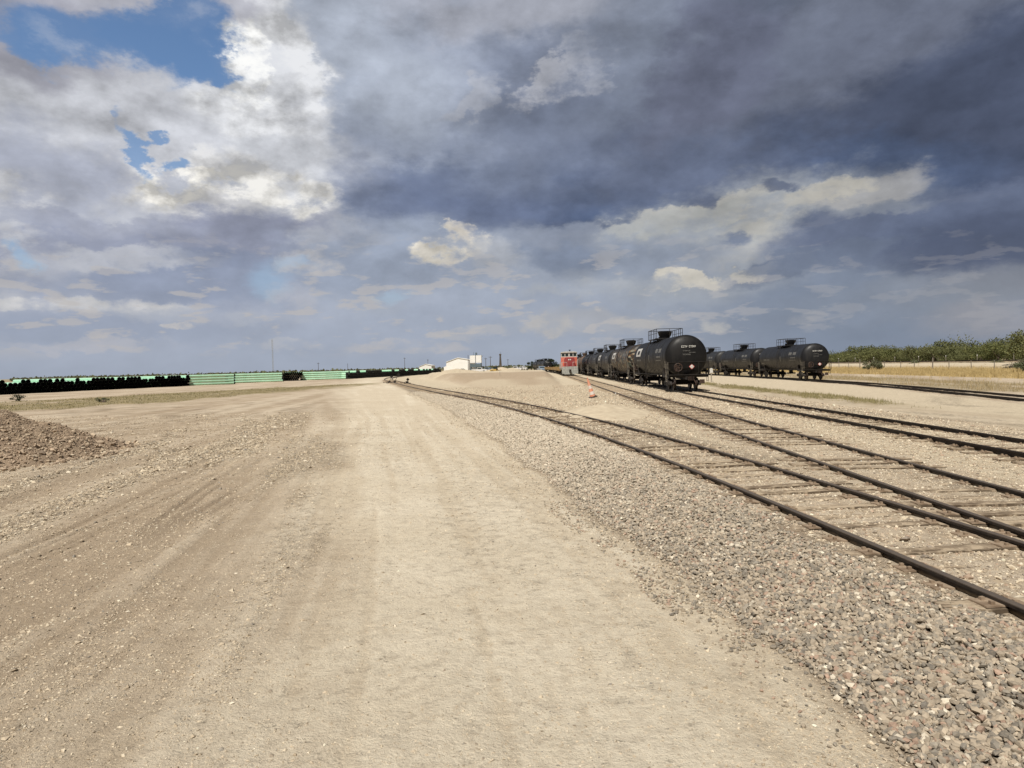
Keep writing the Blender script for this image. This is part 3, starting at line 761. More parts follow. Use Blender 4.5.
# ------------------------------------------------------------------ tank cars
def glyphs(b_, origin, ux, uz, w, h, n, seed, depth=.006):
    # unreadable stencil lettering: little upright strokes and bars
    r = random.Random(seed); o = Vector(origin); ux = Vector(ux).normalized(); uz = Vector(uz).normalized(); nn_ = ux.cross(uz)
    cw = w/n
    for i in range(n):
        x0 = i*cw; 
        for (a, c_, e_, f_) in r.choice([[(0,0,.22,1),(.55,0,.22,1),(.0,.8,.75,.2)], [(0,0,.22,1),(0,0,.75,.2),(0,.8,.75,.2)], [(.3,0,.22,1),(0,.8,.75,.2)], [(0,.0,.22,1),(.2,.4,.5,.2),(.55,.4,.22,.6)]]):
            p = o+ux*(x0+a*cw)+uz*(c_*h); q = ux*(e_*cw); s_ = uz*(f_*h); k = nn_*depth
            b_.raw([p, p+q, p+q+s_, p+s_, p+k, p+q+k, p+q+s_+k, p+s_+k], [(3,2,1,0),(4,5,6,7),(0,1,5,4),(1,2,6,5),(2,3,7,6),(3,0,4,7)])
TR, TZ, TL = 1.46, 2.42, 8.15     # radius, axis height, half length of the shell with heads
def make_truck(parent, y, name='truck'):
    b_ = MB()
    for sx_ in (-1, 1):
        x = sx_*1.0
        # cast side frame with an open middle
        b_.prism([(-1.15,.40),(-1.05,.62),(-.45,.70),(-.30,.82),(.30,.82),(.45,.70),(1.05,.62),(1.15,.40),(.85,.36),(.55,.50),(.38,.26),(-.38,.26),(-.55,.50),(-.85,.36)], x-.07, x+.07, 'X')
        for k in (-.12, .12): b_.tube((x+sx_*.02, k, .30), (x+sx_*.02, k, .62), .075, 8)
        for k in (-.89, .89): b_.tube((x-.10, k, .46), (x+sx_*.10+.02, k, .46), .13, 10)
    b_.box((0, 0, .62), (2.0, .36, .26))
    o = b_.build('truck', M['steel_dark'], parent, loc=(0, y, 0))
    for k in (-.89, .89):
        w = MB(); w.tube((-1.0, k, .46), (1.0, k, .46), .075, 10)
        for sx_ in (-1, 1):
            w.lathe([(-.065*sx_, .0), (-.065*sx_, .47), (-.035*sx_, .485), (-.03*sx_, .455), (.065*sx_, .452), (.065*sx_, .37), (.03*sx_, .33), (.03*sx_, .14), (.08*sx_, .12), (.08*sx_, 0)], (sx_*.755, k, .46), 22, 'X')
        w.build('wheelset', M['wheel'], o, smooth=True)
    return o
def coupler(parent, s):
    c_ = MB()
    c_.box((0, s*(TL+.40), .86), (.16, .55, .16)); c_.prism([(-.14,.72),(.17,.72),(.17,1.0),(-.14,1.0)], s*(TL+.62), s*(TL+.90)); c_.box((.16, s*(TL+.95), .86), (.09, .16, .27)); c_.box((-.13, s*(TL+.93), .86), (.07, .20, .27))
    c_.tube((.02, s*(TL+.25), .80), (.10, s*(TL+.72), .48), .03, 6)
    c_.build('coupler', M['wheel'], parent)
def make_tank_car():
    e = empty('tank_car', (0,0,0), 0)
    b_ = MB()
    prof = []
    for i in range(0, 11):
        a = math.pi/2*i/10; prof.append((-TL+.52*(1-math.sin(a)) if i else -TL+.52, 0)) if False else None
    hd = [(-TL+.52-.52*math.cos(a), TR*math.sin(a)**.92 if a > 0 else 0) for a in [math.pi/2*i/11 for i in range(12)]]
    body = [(-TL+.75, TR)] + sum([[(yy-.02, TR), (yy-.012, TR+.008), (yy+.012, TR+.008), (yy+.02, TR)] for yy in (-5.4, -2.7, 0, 2.7, 5.4)], []) + [(TL-.75, TR)]
    prof = hd+body+[(-p[0], p[1]) for p in hd[::-1]]
    b_.lathe(prof, (0, 0, TZ), 56); tank = b_.build('tank', M['tank_black'], e, smooth=True)
    for s in (-1, 1):
        # half-height head shield: a thicker plate over the lower part of the head
        h = MB(); a0 = math.pi+.22; a1 = 2*math.pi-.22
        pr = [(s*(-(-TL+.52)+ .55*math.cos(a)) , (TR+.03)*math.sin(a)**.92 if a > 0 else 0) for a in [math.pi/2*i/9 for i in range(10)]]
        pr.append((s*(TL-.62), TR+.03)); pr.append((s*(TL-.62), TR-.02))
        vs = []; n = 26
        for (tt, r_) in pr:
            for i in range(n+1):
                a = math.pi+math.pi*i/n; zz = min(r_*math.sin(a), -.32*TR); xx = r_*math.cos(a)
                vs.append((xx, tt, TZ+zz))
        # keep only the part below the chord
        fs = []
        for j in range(len(pr)-1):
            for i in range(n): fs.append((j*(n+1)+i, j*(n+1)+i+1, (j+1)*(n+1)+i+1, (j+1)*(n+1)+i))
        # chord clamp: squeeze x so the plate stays on the head surface
        vs2 = []
        for (x, y, z) in vs: vs2.append((x, y+s*.012, z))
        h.raw(vs2, fs); h.build('head_shield', M['tank_black'], e, smooth=True)
        # stub sill, bolster and end platform
        u = MB(); u.box((0, s*(TL-1.4), .92), (.42, 3.3, .30)); u.box((0, s*(TL-1.9), 1.06), (2.5, .42, .28)); u.box((0, s*(TL+.10), .98), (2.7, .12, .12)); u.box((0, s*(TL+.10), 1.10), (2.7, .42, .04))
        for sx_ in (-1, 1):
            u.prism([(sx_*.25,.95),(sx_*1.35,.95),(sx_*1.30,1.55),(sx_*1.18,1.62),(sx_*.6,1.14)], s*(TL-2.05)-.04, s*(TL-2.05)+.04)
            u.box((sx_*1.33, s*(TL-.85), 1.0), (.09, 1.9, .12))
        u.build('sill', M['steel_dark'], e)
        coupler(e, s)
        make_truck(e, s*(TL-1.9))
        # corner ladders and grab irons
        for sx_ in (-1, 1):
            l = MB()
            for k in (0, .42): l.tube((sx_*1.42, s*(TL+.02-k-.1), .62), (sx_*1.46, s*(TL+.02-k-.1), 2.05), .016, 6)
            for zz in (.65, .95, 1.25, 1.55, 1.85): l.tube((sx_*1.43, s*(TL-.08), zz), (sx_*1.43, s*(TL-.50), zz), .014, 6)
            l.tube((sx_*1.4, s*(TL+.26), 1.12), (sx_*1.4, s*(TL+.26), 2.0), .018, 6)
            l.build('ladder', M['ladder_sunlit'] if sx_ < 0 else M['steel_dark'], e)  # left ladders take a paler steel, sunlight put into the colour
        l = MB()
        l.tube((-1.4, s*(TL+.26), 1.98), (1.4, s*(TL+.26), 1.98), .016, 6)
        for x in (-.7, .7): l.tube((x, s*(TL+.26), 1.12), (x, s*(TL+.26), 1.98), .014, 6)
        l.build('end_rail', M['steel_dark'], e)
        # placards
        for (cx, nyz) in ((.26, None),):
            p_ = MB(); y_ = s*(TL+.13)
            for rr_, dd in ((.19, 0),):
                p_.raw([(cx, y_, 1.66-rr_), (cx+rr_, y_, 1.66), (cx, y_, 1.66+rr_), (cx-rr_, y_, 1.66), (cx, y_+s*.012, 1.66-rr_), (cx+rr_, y_+s*.012, 1.66), (cx, y_+s*.012, 1.66+rr_), (cx-rr_, y_+s*.012, 1.66)],
                       [(0,1,2,3),(7,6,5,4),(0,4,5,1),(1,5,6,2),(2,6,7,3),(3,7,4,0)])
            pl = p_.build('placard', M['placard_red'], e)
            q_ = MB(); y2 = y_+s*.014; k = .145
            q_.raw([(cx, y2, 1.66-k), (cx+k, y2, 1.66), (cx, y2, 1.66+k), (cx-k, y2, 1.66), (cx, y2+s*.004, 1.66-k), (cx+k, y2+s*.004, 1.66), (cx, y2+s*.004, 1.66+k), (cx-k, y2+s*.004, 1.66)],
                   [(0,1,2,3),(7,6,5,4),(0,4,5,1),(1,5,6,2),(2,6,7,3),(3,7,4,0)])
            q_.build('placard_centre', M['white_paint'], pl)
        # stencilled lettering on the head
        y_ = s*(TL-.02); tx = MB()
        ux = (-s*1, 0, 0) if s > 0 else (1, 0, 0)
        ox = -.10 if s < 0 else .10
        glyphs(tx, (ox-.30*(1 if s < 0 else -1), y_+s*.03, 2.98), ux, (0,0,1), .42, .14, 4, 3); glyphs(tx, (ox+.22*(1 if s < 0 else -1), y_+s*.03, 2.98), ux, (0,0,1), .48, .14, 5, 4)
        tx.build('stencil_lettering', M['white_paint'], e)
        tx = MB()
        glyphs(tx, (ox-.20*(1 if s < 0 else -1), y_+s*.035, 2.72), ux, (0,0,1), .50, .07, 6, 5); glyphs(tx, (ox+.22*(1 if s < 0 else -1), y_+s*.035, 2.60), ux, (0,0,1), .46, .06, 6, 6); glyphs(tx, (ox-.22*(1 if s < 0 else -1), y_+s*.035, 2.46), ux, (0,0,1), .55, .09, 5, 7)
        tx.build('small_stencil', M['grey_paint'], e)
    # brake wheel on the near end
    k = MB(); k.lathe([(-.02,.27),(.0,.30),(.02,.27),(0,.24),(-.02,.27)], (-.70, -(TL+.30), 1.62), 20, 'Y')
    for a in (0, 1.05, 2.1): k.tube((-.70-.26*math.cos(a), -(TL+.30), 1.62-.26*math.sin(a)), (-.70+.26*math.cos(a), -(TL+.30), 1.62+.26*math.sin(a)), .012, 5)
    k.tube((-.70, -(TL+.30), 1.62), (-.70, -(TL+.0), 1.62), .03, 6); k.box((-.70, -(TL+.05), 1.55), (.30, .22, .42)); k.build('brake_wheel', M['brake'], e)
    # air hose, hand brake chain
    k = MB(); k.tube((.35, -(TL+.25), .82), (.42, -(TL+.60), .50), .03, 6); k.tube((.42, -(TL+.60), .50), (.36, -(TL+.85), .42), .03, 6); k.box((.95, -(TL+.12), .62), (.34, .05, .28)); k.build('air_hose', M['brake'], e)
    # long side rails
    for sx_ in (-1, 1):
        k = MB(); k.tube((sx_*1.42, -TL+1.0, 1.08), (sx_*1.42, TL-1.0, 1.08), .022, 6)
        for yy in np.linspace(-TL+1.2, TL-1.2, 9): k.tube((sx_*1.42, yy, 1.08), (sx_*1.10, yy, 1.46), .014, 5)
        k.build('side_rail', M['steel_dark'], e)
    # top platform, fittings housing, railing, centre ladders
    zt = TZ+TR
    k = MB()
    for sx_ in (-1, 1): k.box((sx_*.75, 0, zt-.02), (.55, 3.9, .05))
    for sy in (-1, 1): k.box((0, sy*1.72, zt+.0), (2.05, .46, .05))
    for sx_ in (-1, 1):
        for yy in (-1.7, 0, 1.7): k.box((sx_*.9, yy, zt-.20), (.06, .08, .34))
    k.build('platform', M['grate'], e)
    k = MB()
    for sx_ in (-1, 1):
        k.tube((sx_*1.0, -1.95, zt+.74), (sx_*1.0, 1.95, zt+.74), .022, 6); k.tube((sx_*1.0, -1.95, zt+.40), (sx_*1.0, 1.95, zt+.40), .016, 6)
        for yy in (-1.95, -1.2, -.5, .5, 1.2, 1.95): k.tube((sx_*1.0, yy, zt-.03), (sx_*1.0, yy, zt+.74), .022, 6)
    for sy in (-1, 1):
        k.tube((-1.0, sy*1.95, zt+.74), (1.0, sy*1.95, zt+.74), .022, 6); k.tube((0, sy*1.95, zt+.0), (0, sy*1.95, zt+.74), .018, 6)
    k.build('railing', M['steel_dark'], e)
    k = MB(); k.lathe([(-.12,.34),(.10,.36),(.30,.50),(.52,.56),(.58,.58),(.60,.50),(.64,.42),(.66,0)], (0, 0, zt), 20, 'Z')
    for a in range(6): k.box((.52*math.cos(a), .52*math.sin(a), zt+.56), (.10, .10, .10))
    k.build('fittings_housing', M['tank_black'], e, smooth=True)
    k = MB(); k.lathe([(-.1,.28),(.16,.28),(.17,.33),(.22,.33),(.25,.10),(.25,0)], (0, 1.15, zt), 16, 'Z'); k.build('manway', M['tank_black'], e, smooth=True)
    for sx_ in (-1, 1):
        k = MB()
        pth = [(1.50,.72),(1.56,1.2),(1.60,2.42),(1.50,3.1),(1.22,3.65),(1.02,zt)]
        for dy in (-.22, .22):
            for i in range(len(pth)-1): k.tube((sx_*pth[i][0], dy, pth[i][1]), (sx_*pth[i+1][0], dy, pth[i+1][1]), .020, 6)
        for i in range(11):
            z = .78+i*.30; x = np.interp(z, [p[1] for p in pth], [p[0] for p in pth]); k.tube((sx_*x, -.22, z), (sx_*x, .22, z), .014, 5)
        k.build('ladder', M['steel_dark'], e)
    k = MB(); k.tube((0,0,TZ-TR+.05), (0,0,.55), .22, 12); k.box((0,0,.62), (.9,.5,.16)); k.build('outlet', M['steel_dark'], e)
    # side marks: a bold white panel with a dark ring, lettering rows under it
    for sx_ in (-1, 1):
        p_ = MB()
        def curved(y0, y1, z0, z1, off, sx_=sx_):
            vs = []; n = 5
            for j in range(n+1):
                zz = z0+(z1-z0)*j/n; xx = sx_*(math.sqrt(max((TR+off)**2-(zz-TZ)**2, 0)))
                vs += [(xx, y0, zz), (xx, y1, zz)]
            p_.raw(vs, [(2*j, 2*j+1, 2*j+3, 2*j+2) for j in range(n)])
        for (a, b1, c1, d1) in ((3.6,6.2,3.05,3.25),(3.6,6.2,2.55,2.72),(3.6,4.3,2.72,3.05),(5.5,6.2,2.72,3.05)): curved(a, b1, c1, d1, .012)
        p_.build('side_emblem', M['white_paint'], e)
        for (a, b1, c1, d1) in ((3.4,4.3,2.15,2.30),(4.6,5.8,2.15,2.30),(-6.0,-5.0,2.7,3.0),(-4.6,-3.6,2.7,3.0),(-5.9,-4.2,2.35,2.45),(-5.9,-3.9,2.1,2.18),(-.9,-.6,2.0,2.6),(6.0,7.1,1.75,1.85)):
            p_ = MB(); curved(a, b1, c1, d1, .012); p_.build('side_stencil', M['grey_paint'], e)
    return e
proto = make_tank_car()
KIDS[proto.name] = kids(proto)
for c in KIDS[proto.name]: KIDS[c.name] = kids(c)
TANKPARTS = ('tank', 'head_shield', 'fittings_housing', 'manway')
def place_car(x, y, z, rz, mat, label, group, first=False, hide_emblem=False):
    o = proto if first else copy_tree(proto)
    o.location = (x, y, z); o.rotation_euler = (0, 0, rz); tag(o, label, 'tank car', group)
    ch = KIDS[proto.name] if first else [c for c in C.objects if c.parent == o]
    for c in ch:
        if c.name.split('.')[0] in TANKPARTS:
            c.material_slots[0].link = 'OBJECT'; c.material_slots[0].material = mat
    if hide_emblem:
        for c in ch:
            if c.name.split('.')[0] in ('side_emblem',): bpy.data.objects.remove(c)
    return o
RT = .15
PITCH = 18.5
crow = [
 (55.6, 'tank_black', 'nearest black tank car, with white stencils and small red diamond on its round end'),
 (75.6, 'tank_streaked', 'rust streaked black tank car with faded paint marks, directly behind the nearest one'),
 (94.2, 'tank_grey', 'third dark tank car of the front line, smooth grey black shell'),
 (112.8, 'tank_grey', 'fourth dark tank car of the front line'),
 (131.4, 'tank_slate', 'fifth black tank car of the front line, level with the red locomotive'),
 (150.0, 'tank_rust', 'brown tank car far along the front line just right of the red locomotive'),
 (168.6, 'tank_slate', 'black tank car after the brown one, mostly hidden behind the locomotive'),
 (187.2, 'tank_rust', 'second brown tank car at the far end of the front line'),
 (205.8, 'tank_grey', 'last dark tank car of the front line'),
]
for i, (y, mk_, lb) in enumerate(crow):
    place_car(XC, y, RT, 0, M[mk_], lb, 'tank cars in the front line', first=False, hide_emblem=(i in (3, 4, 6)))
def dang(y): return -math.atan(float(D_mid(y+3)-D_mid(y-3))/6)
for i, (y, mk_, lb) in enumerate([(81.2, 'tank_slate', 'slate black tank car at the near end of the second line beside the dry grass'),
                                (100.2, 'tank_slate', 'middle tank car of the second line with a full top railing, dust along its belly'),
                                (119.2, 'tank_grey', 'tank car of the second line half hidden behind the nearest black tank car')]):
    place_car(float(D_mid(y)), y, RT-.22, dang(y), M[mk_], lb, 'tank cars in the second line', hide_emblem=True)
for y, lb in ((247.5, 'dark tank car at the end of the flat cars, left of the locomotive'), (266.2, 'second dark tank car beyond the flat cars'), (285.0, 'third and farthest dark tank car beyond the flat cars')):
    place_car(float(B_mid(y)), y, RT, -math.atan(float(B_mid(y+5)-B_mid(y-5))/10), M['tank_slate'], lb, 'tank cars beyond the flat cars', hide_emblem=True)
for c in list(KIDS[proto.name]):
    for d in KIDS.get(c.name, []): bpy.data.objects.remove(d)
    bpy.data.objects.remove(c)
bpy.data.objects.remove(proto)
#PART2
# ------------------------------------------------------------------ piles of soil and gravel
def mound(name, cx, cy, rx, ry, h, mat, label, cat, seed, rocks=0, pal=None, steep=.8, rot=0, group=None, zb=None):
    n = 130; u = np.linspace(-1.25, 1.25, n); UX, UY = np.meshgrid(u, u); ux = UX.ravel(); uy = UY.ravel()
    x = cx+ux*rx*math.cos(rot)-uy*ry*math.sin(rot); y = cy+ux*rx*math.sin(rot)+uy*ry*math.cos(rot)
    def hf(ux, uy, x, y):
        r = np.sqrt(ux**2+uy**2)*(1+.28*(fbm(np.arctan2(uy, ux)*1.3+5, r0*0+seed, 3, seed)-.5)) if False else np.sqrt(ux**2+uy**2)
        a = np.arctan2(uy, ux); r = r*(1+.22*(fbm(np.cos(a)*1.6+7, np.sin(a)*1.6+3, 3, seed)-.5)*2)
        z = np.clip(1-r, -.2, 1); z = np.where(z > 0, z**steep, z*1.5)
        return z*h+(fbm(x*1.1, y*1.1, 4, seed+3)-.5)*h*.22*sst(1.05, .6, r)+(fbm(x*5, y*5, 3, seed+5)-.5)*.09*min(h, 1)*sst(1.1, .8, r)
    z = hf(ux, uy, x, y)+(H(x, y) if zb is None else zb)-.03
    idx = np.arange(n*n).reshape(n, n); F_ = np.stack([idx[:-1,:-1], idx[:-1,1:], idx[1:,1:], idx[1:,:-1]], -1).reshape(-1, 4)
    o = np_mesh(name, np.stack([x-cx, y-cy, z], 1), F_, mat, smooth=True); o.location = (cx, cy, 0); tag(o, label, cat, group)
    if rocks:
        m_ = rocks; ux = rng.normal(0, .5, m_); uy = rng.normal(0, .5, m_); k = ux**2+uy**2 < 1.35; ux, uy = ux[k], uy[k]
        x = cx+ux*rx*math.cos(rot)-uy*ry*math.sin(rot); y = cy+ux*rx*math.sin(rot)+uy*ry*math.cos(rot)
        zz = np.maximum(hf(ux, uy, x, y)+H(x, y)-.03, H(x, y)); rr_ = np.sqrt(ux**2+uy**2)
        size = rng.lognormal(0, .5, len(x))*.012*(1+1.3*sst(.3, 1, rr_)*sst(cx-1, cx+4, x))
        s_ = stones('pile_rubble', x, y, size, palette(len(x), *pal), .75, .25, z=zz, label='loose lumps of rock and clay on the brown spoil pile')
    return o
mt, t, b = new_mat('brown_spoil_soil', .95, 0, .1); M['spoil'] = mt
co = t.add('ShaderNodeTexCoord').outputs['Object']; n_ = t.noise(co, 1.6, 7, .7); n2_ = t.noise(co, 22, 5, .7)
c = t.mix(t.ramp(n_, .3, .7), (.33,.245,.175), (.45,.35,.25)); c = t.mix(t.ramp(n2_, .5, .75, 0, .6), c, (.50,.41,.31)); c = t.mix(t.ramp(n2_, .42, .25, 0, .6), c, (.18,.135,.10))
t.put(b.inputs['Base Color'], c); bp = t.add('ShaderNodeBump'); bp.inputs['Strength'].default_value = 1; bp.inputs['Distance'].default_value = .06
t.put(bp.inputs['Height'], n2_); t.l.new(bp.outputs[0], b.inputs['Normal'])
M['caliche'] = simple('cream_caliche_gravel', (.60,.52,.39), (.50,.42,.31), 3, .95, bump=.6, spec=.1)
mound('spoil_pile', -16.5, 18.9, 3.5, 4.5, 1.72, M['spoil'], 'brown spoil pile of soil and rubble at the left edge of the yard', 'soil pile', 5,
      rocks=26000, pal=([(.35,.265,.19),(.43,.335,.245),(.52,.425,.31),(.26,.20,.15),(.60,.52,.40)], [26,28,16,12,4]), steep=.95)
mound('gravel_mound', 2.75, 28.6, 2.0, 4.6, .42, M['caliche'], 'low cream gravel mound between the two front tracks', 'gravel mound', 9, steep=1.0, group='cream gravel mounds')
zt_ = hz(-13.6, 122)
mound('gravel_mound', -14.2, 118, 5.2, 6.5, .75, M['caliche'], 'cream gravel mound in front of the long white shed', 'gravel mound', 15, steep=.9, group='cream gravel mounds')
mound('gravel_mound', -5.2, 124, 3.2, 5, .55, M['caliche'], 'small cream gravel mound right of the silo block', 'gravel mound', 19, steep=.9, group='cream gravel mounds')

# ------------------------------------------------------------------ locomotive
M['loco_red'] = simple('faded_red_paint', (.55,.095,.06), (.62,.22,.16), 2.5, .45, spec=.5)
M['loco_red_shade'] = simple('shade_darkened_red_paint', (.22,.03,.035), (.34,.07,.07), 2.5, .45, spec=.5)  # darker red: shade on the loco nose put into the paint colour
M['loco_white'] = simple('dirty_white_paint', (.62,.62,.57), (.40,.40,.36), 3, .6)
M['loco_grey'] = simple('light_grey_pilot_paint', (.42,.43,.40), (.24,.24,.22), 4, .6)
M['glass'] = simple('dark_window_glass', (.015,.025,.025), (.03,.045,.045), 2, .12, spec=.6)
M['lens'] = simple('lamp_lens', (.7,.7,.65), (.5,.5,.45), 2, .2)
def make_loco(x, y0):
    e = empty('locomotive', (x, y0, RT), 0, 'red and white locomotive facing the camera at the head of the flat cars', 'locomotive')
    L = 15.0
    b_ = MB(); b_.box((0, L/2, 1.35), (3.0, L-.3, .30)); b_.box((0, L/2, .85), (1.9, 4.2, .75)); b_.build('underframe', M['loco_grey'], e)
    b_ = MB(); b_.prism([(-1.5,.35),(1.5,.35),(1.5,1.72),(-1.5,1.72)], 0, .10); b_.prism([(-1.0,.25),(1.0,.25),(1.2,.5),(-1.2,.5)], -.18, .0)
    for s in (-1, 1):
        for k in range(3): b_.box((s*1.3, .18, .5+.33*k), (.42, .25, .03))
    b_.build('pilot', M['loco_grey'], e)
    b_ = MB(); b_.box((0, -.30, .95), (.34, .62, .42)); b_.box((.12, -.62, .95), (.16, .22, .45)); b_.build('coupler', M['wheel'], e)
    b_ = MB(); b_.prism([(-.95,1.5),(.95,1.5),(.95,3.1),(.80,3.38),(-.80,3.38),(-.95,3.1)], .9, 3.0)
    hood = b_.build('short_hood', M['loco_red_shade'], e)
    b_ = MB(); b_.box((-.35, .885, 2.4), (.5, .03, 1.4)); b_.build('hood_door', M['loco_red_shade'], hood)
    for s in (-.16, .16):
        b_ = MB(); b_.lathe([(-.04,.0),(-.04,.11),(.03,.13),(.03,0)], (s, .88, 3.0), 12, 'Y'); b_.build('headlight', M['lens'], e)
    b_ = MB(); b_.box((0, 4.2, 2.5), (3.05, 2.4, 2.0)); cabo = b_.build('cab', M['loco_red'], e)
    b_ = MB(); b_.box((0, 4.2, 3.93), (3.05, 2.4, .86)); up = b_.build('cab_top', M['loco_white'], e)
    b_ = MB(); b_.prism([(-1.62,4.36),(1.62,4.36),(1.45,4.50),(.8,4.60),(-.8,4.60),(-1.45,4.50)], 2.85, 5.6); b_.build('roof', M['loco_white'], e)
    for (cx, w) in ((-1.12,.55),(-.42,.55),(.42,.55),(1.12,.55)):
        b_ = MB(); b_.box((cx, 2.99, 3.95), (w, .03, .52)); b_.build('window', M['glass'], up)
    for s in (-1, 1):
        for yy in (3.7, 4.7):
            b_ = MB(); b_.box((s*1.535, yy, 3.95), (.03, .75, .52)); b_.build('window', M['glass'], up)
    b_ = MB(); b_.prism([(-1.0,1.5),(1.0,1.5),(1.0,3.8),(.8,4.05),(-.8,4.05),(-1.0,3.8)], 5.42, 14.3); lh = b_.build('long_hood', M['loco_red'], e)
    for k in range(8):
        b_ = MB(); b_.box((-1.012, 6.1+k*1.0, 2.5), (.02, .8, 1.5)); b_.build('hood_door', M['loco_red_shade'], lh)
    b_ = MB(); b_.box((0, 8, 4.2), (.7, .9, .45)); b_.box((0, 11, 4.15), (1.5, 2.2, .25)); b_.lathe([(0,.28),(.35,.3),(.4,.22),(.4,0)], (0, 6.4, 4.05), 14, 'Z'); b_.build('exhaust_stack', M['steel_dark'], e)
    b_ = MB(); b_.tube((.2, 4.2, 4.6), (.2, 4.2, 4.85), .05, 6); 
    for k in (-.12, .12, 0): b_.lathe([(-.3,.09),(.0,.03),(.1,.03)], (.2+k, 4.2, 4.85), 8, 'Y')
    b_.build('horn', M['steel_dark'], e)
    for s in (-1, 1):
        b_ = MB(); b_.tube((s*1.45, .1, 2.55), (s*1.45, 2.9, 2.55), .025, 6); b_.tube((s*1.45, .1, .55), (s*1.45, .1, 2.55), .03, 6); b_.tube((s*1.45, 5.5, 2.55), (s*1.45, 14.8, 2.55), .025, 6)
        for yy in (1.5, 2.8, 5.6, 7.4, 9.2, 11, 12.8, 14.7): b_.tube((s*1.45, yy, 1.5), (s*1.45, yy, 2.55), .02, 6)
        b_.tube((s*.55, .1, 1.5), (s*.55, .1, 2.5), .025, 6); b_.tube((s*.55, .1, 2.5), (s*1.45, .1, 2.55), .025, 6)
        b_.build('handrail', M['loco_white'], e)
    for yy in (3.0, 12.0): make_truck(e, yy)
    return e
make_loco(XB-.1, 127.5)

# flat cars with side stakes behind it
M['deck'] = simple('yellowed_wood_deck', (.42,.31,.16), (.26,.19,.11), 3, .85)
M['flat_paint'] = simple('yellow_brown_car_side', (.40,.27,.10), (.22,.14,.07), 4, .7)
def make_flat():
    e = empty('flat_car')
    b_ = MB(); b_.box((0, 0, 1.12), (2.9, 17.4, .10)); b_.build('deck', M['deck'], e)
    b_ = MB()
    for s in (-1, 1): b_.prism([(s*1.38,1.06),(s*1.46,1.06),(s*1.46,.78),(s*1.38,.74)], -8.6, 8.6)
    b_.box((0, 0, .90), (.7, 17.2, .3)); b_.build('sill', M['flat_paint'], e)
    for s in (-1, 1):
        b_ = MB()
        b_.box((s*1.49, 0, 1.30), (.05, 17.2, .26))
        for k in range(10): b_.box((s*1.53, -8.1+k*1.8, 1.28), (.05, .10, .62))
        b_.build('side_board', M['flat_paint'], e)
    for s in (-1, 1): make_truck(e, s*6.4); 
    return e
fl = make_flat(); KIDS[fl.name] = kids(fl)
for c in KIDS[fl.name]: KIDS[c.name] = kids(c)
FL = ['yellow brown flat car coupled right behind the red locomotive', 'second flat car behind the locomotive', 'third flat car behind the locomotive', 'fourth flat car behind the locomotive', 'farthest flat car behind the locomotive']
for i in range(5):
    o = fl if i == 0 else copy_tree(fl)
    yf = 152.5+i*18.4; o.location = (float(B_mid(yf)), yf, RT); o.rotation_euler = (0, 0, -math.atan(float(B_mid(yf+5)-B_mid(yf-5))/10)); tag(o, FL[i], 'flat car', 'flat cars behind the locomotive')
# ------------------------------------------------------------------ traffic cone with bands, leaning
mt, t, b = new_mat('faded_orange_plastic', .55, 0, .4); M['cone'] = mt
co = t.add('ShaderNodeTexCoord').outputs['Object']; sx = t.add('ShaderNodeSeparateXYZ'); t.put(sx.inputs[0], co)
t.put(b.inputs['Base Color'], t.mix(t.ramp(t.noise(co, 5), .3, .7), (.72,.24,.14), (.72,.40,.28)))
M['cone_white'] = simple('reflective_white_band', (.78,.74,.70), (.66,.55,.48), 6, .5)
M['rubber'] = simple('black_rubber', (.03,.028,.026), (.06,.05,.04), 5, .8)
def make_cone(x, y):
    e = empty('traffic_cone', (x, y, hz(x, y)), 0, 'faded orange traffic cone with white bands leaning beside the gravel mound', 'traffic cone')
    b_ = MB(); b_.prism([(-.24,0),(.24,0),(.22,.05),(-.22,.05)], -.23, .23); b_.lathe([(.05,.2),(.08,.19)], (0,0,0), 20, 'Z'); b_.build('base', M['rubber'], e)
    prof = lambda z: .175-.125*(z-.05)/.90
    def seg(z0, z1, off=0.0): 
        q = MB(); q.lathe([(z0, prof(z0)+off), (z1, prof(z1)+off)] + ([(z1, 0)] if z1 > .93 else []), (0,0,0), 20, 'Z'); return q
    sh = seg(.05, .95).build('cone_shell', M['cone'], e, smooth=True)
    for (a, c_) in ((.17,.33),(.48,.64)): seg(a, c_, .004).build('reflective_band', M['cone_white'], sh, smooth=True)
    b_ = MB(); b_.tube((0,0,.95), (0,0,1.02), .03, 10, .022); b_.tube((0,0,1.02),(0,0,1.05), .04, 10); b_.build('cone_tip', M['cone'], e)
    e.rotation_euler = (R(4), R(-17), R(12)); e.scale = (1.0, 1.0, 1.2); e.location.z += .04
make_cone(3.28, 41.2)
M['stake'] = simple('grey_lath', (.4,.36,.3), (.25,.22,.18), 8, .8)
def stake(x, y, h, r, label, mat, cap=None):
    e = empty('marker_post', (x, y, hz(x, y)-.05), 0, label, 'marker post')
    b_ = MB(); b_.tube((0,0,0), (0,0,h), r, 6, r*.8); b_.build('post', mat, e)
    if cap: b_ = MB(); b_.box((0, 0, h-cap[1]/2), (cap[0], r*2.4, cap[1])); b_.tube((0,0,h), (0,0,h+.05), r*1.2, 6); b_.build('marker_plate', M['white_paint'], e)
stake(3.6, 32.0, .72, .007, 'thin grey survey stake beside the cream gravel mound', M['stake'], (.05, .06))
stake(-5.4, 96, .8, .03, 'short brown stake on the dirt rise left of the locomotive', M['stake'], (.12,.14))
stake(18.0, 71.5, 1.45, .06, 'white topped marker post just right of the nearest tank car', M['stake'], (.30, .45))

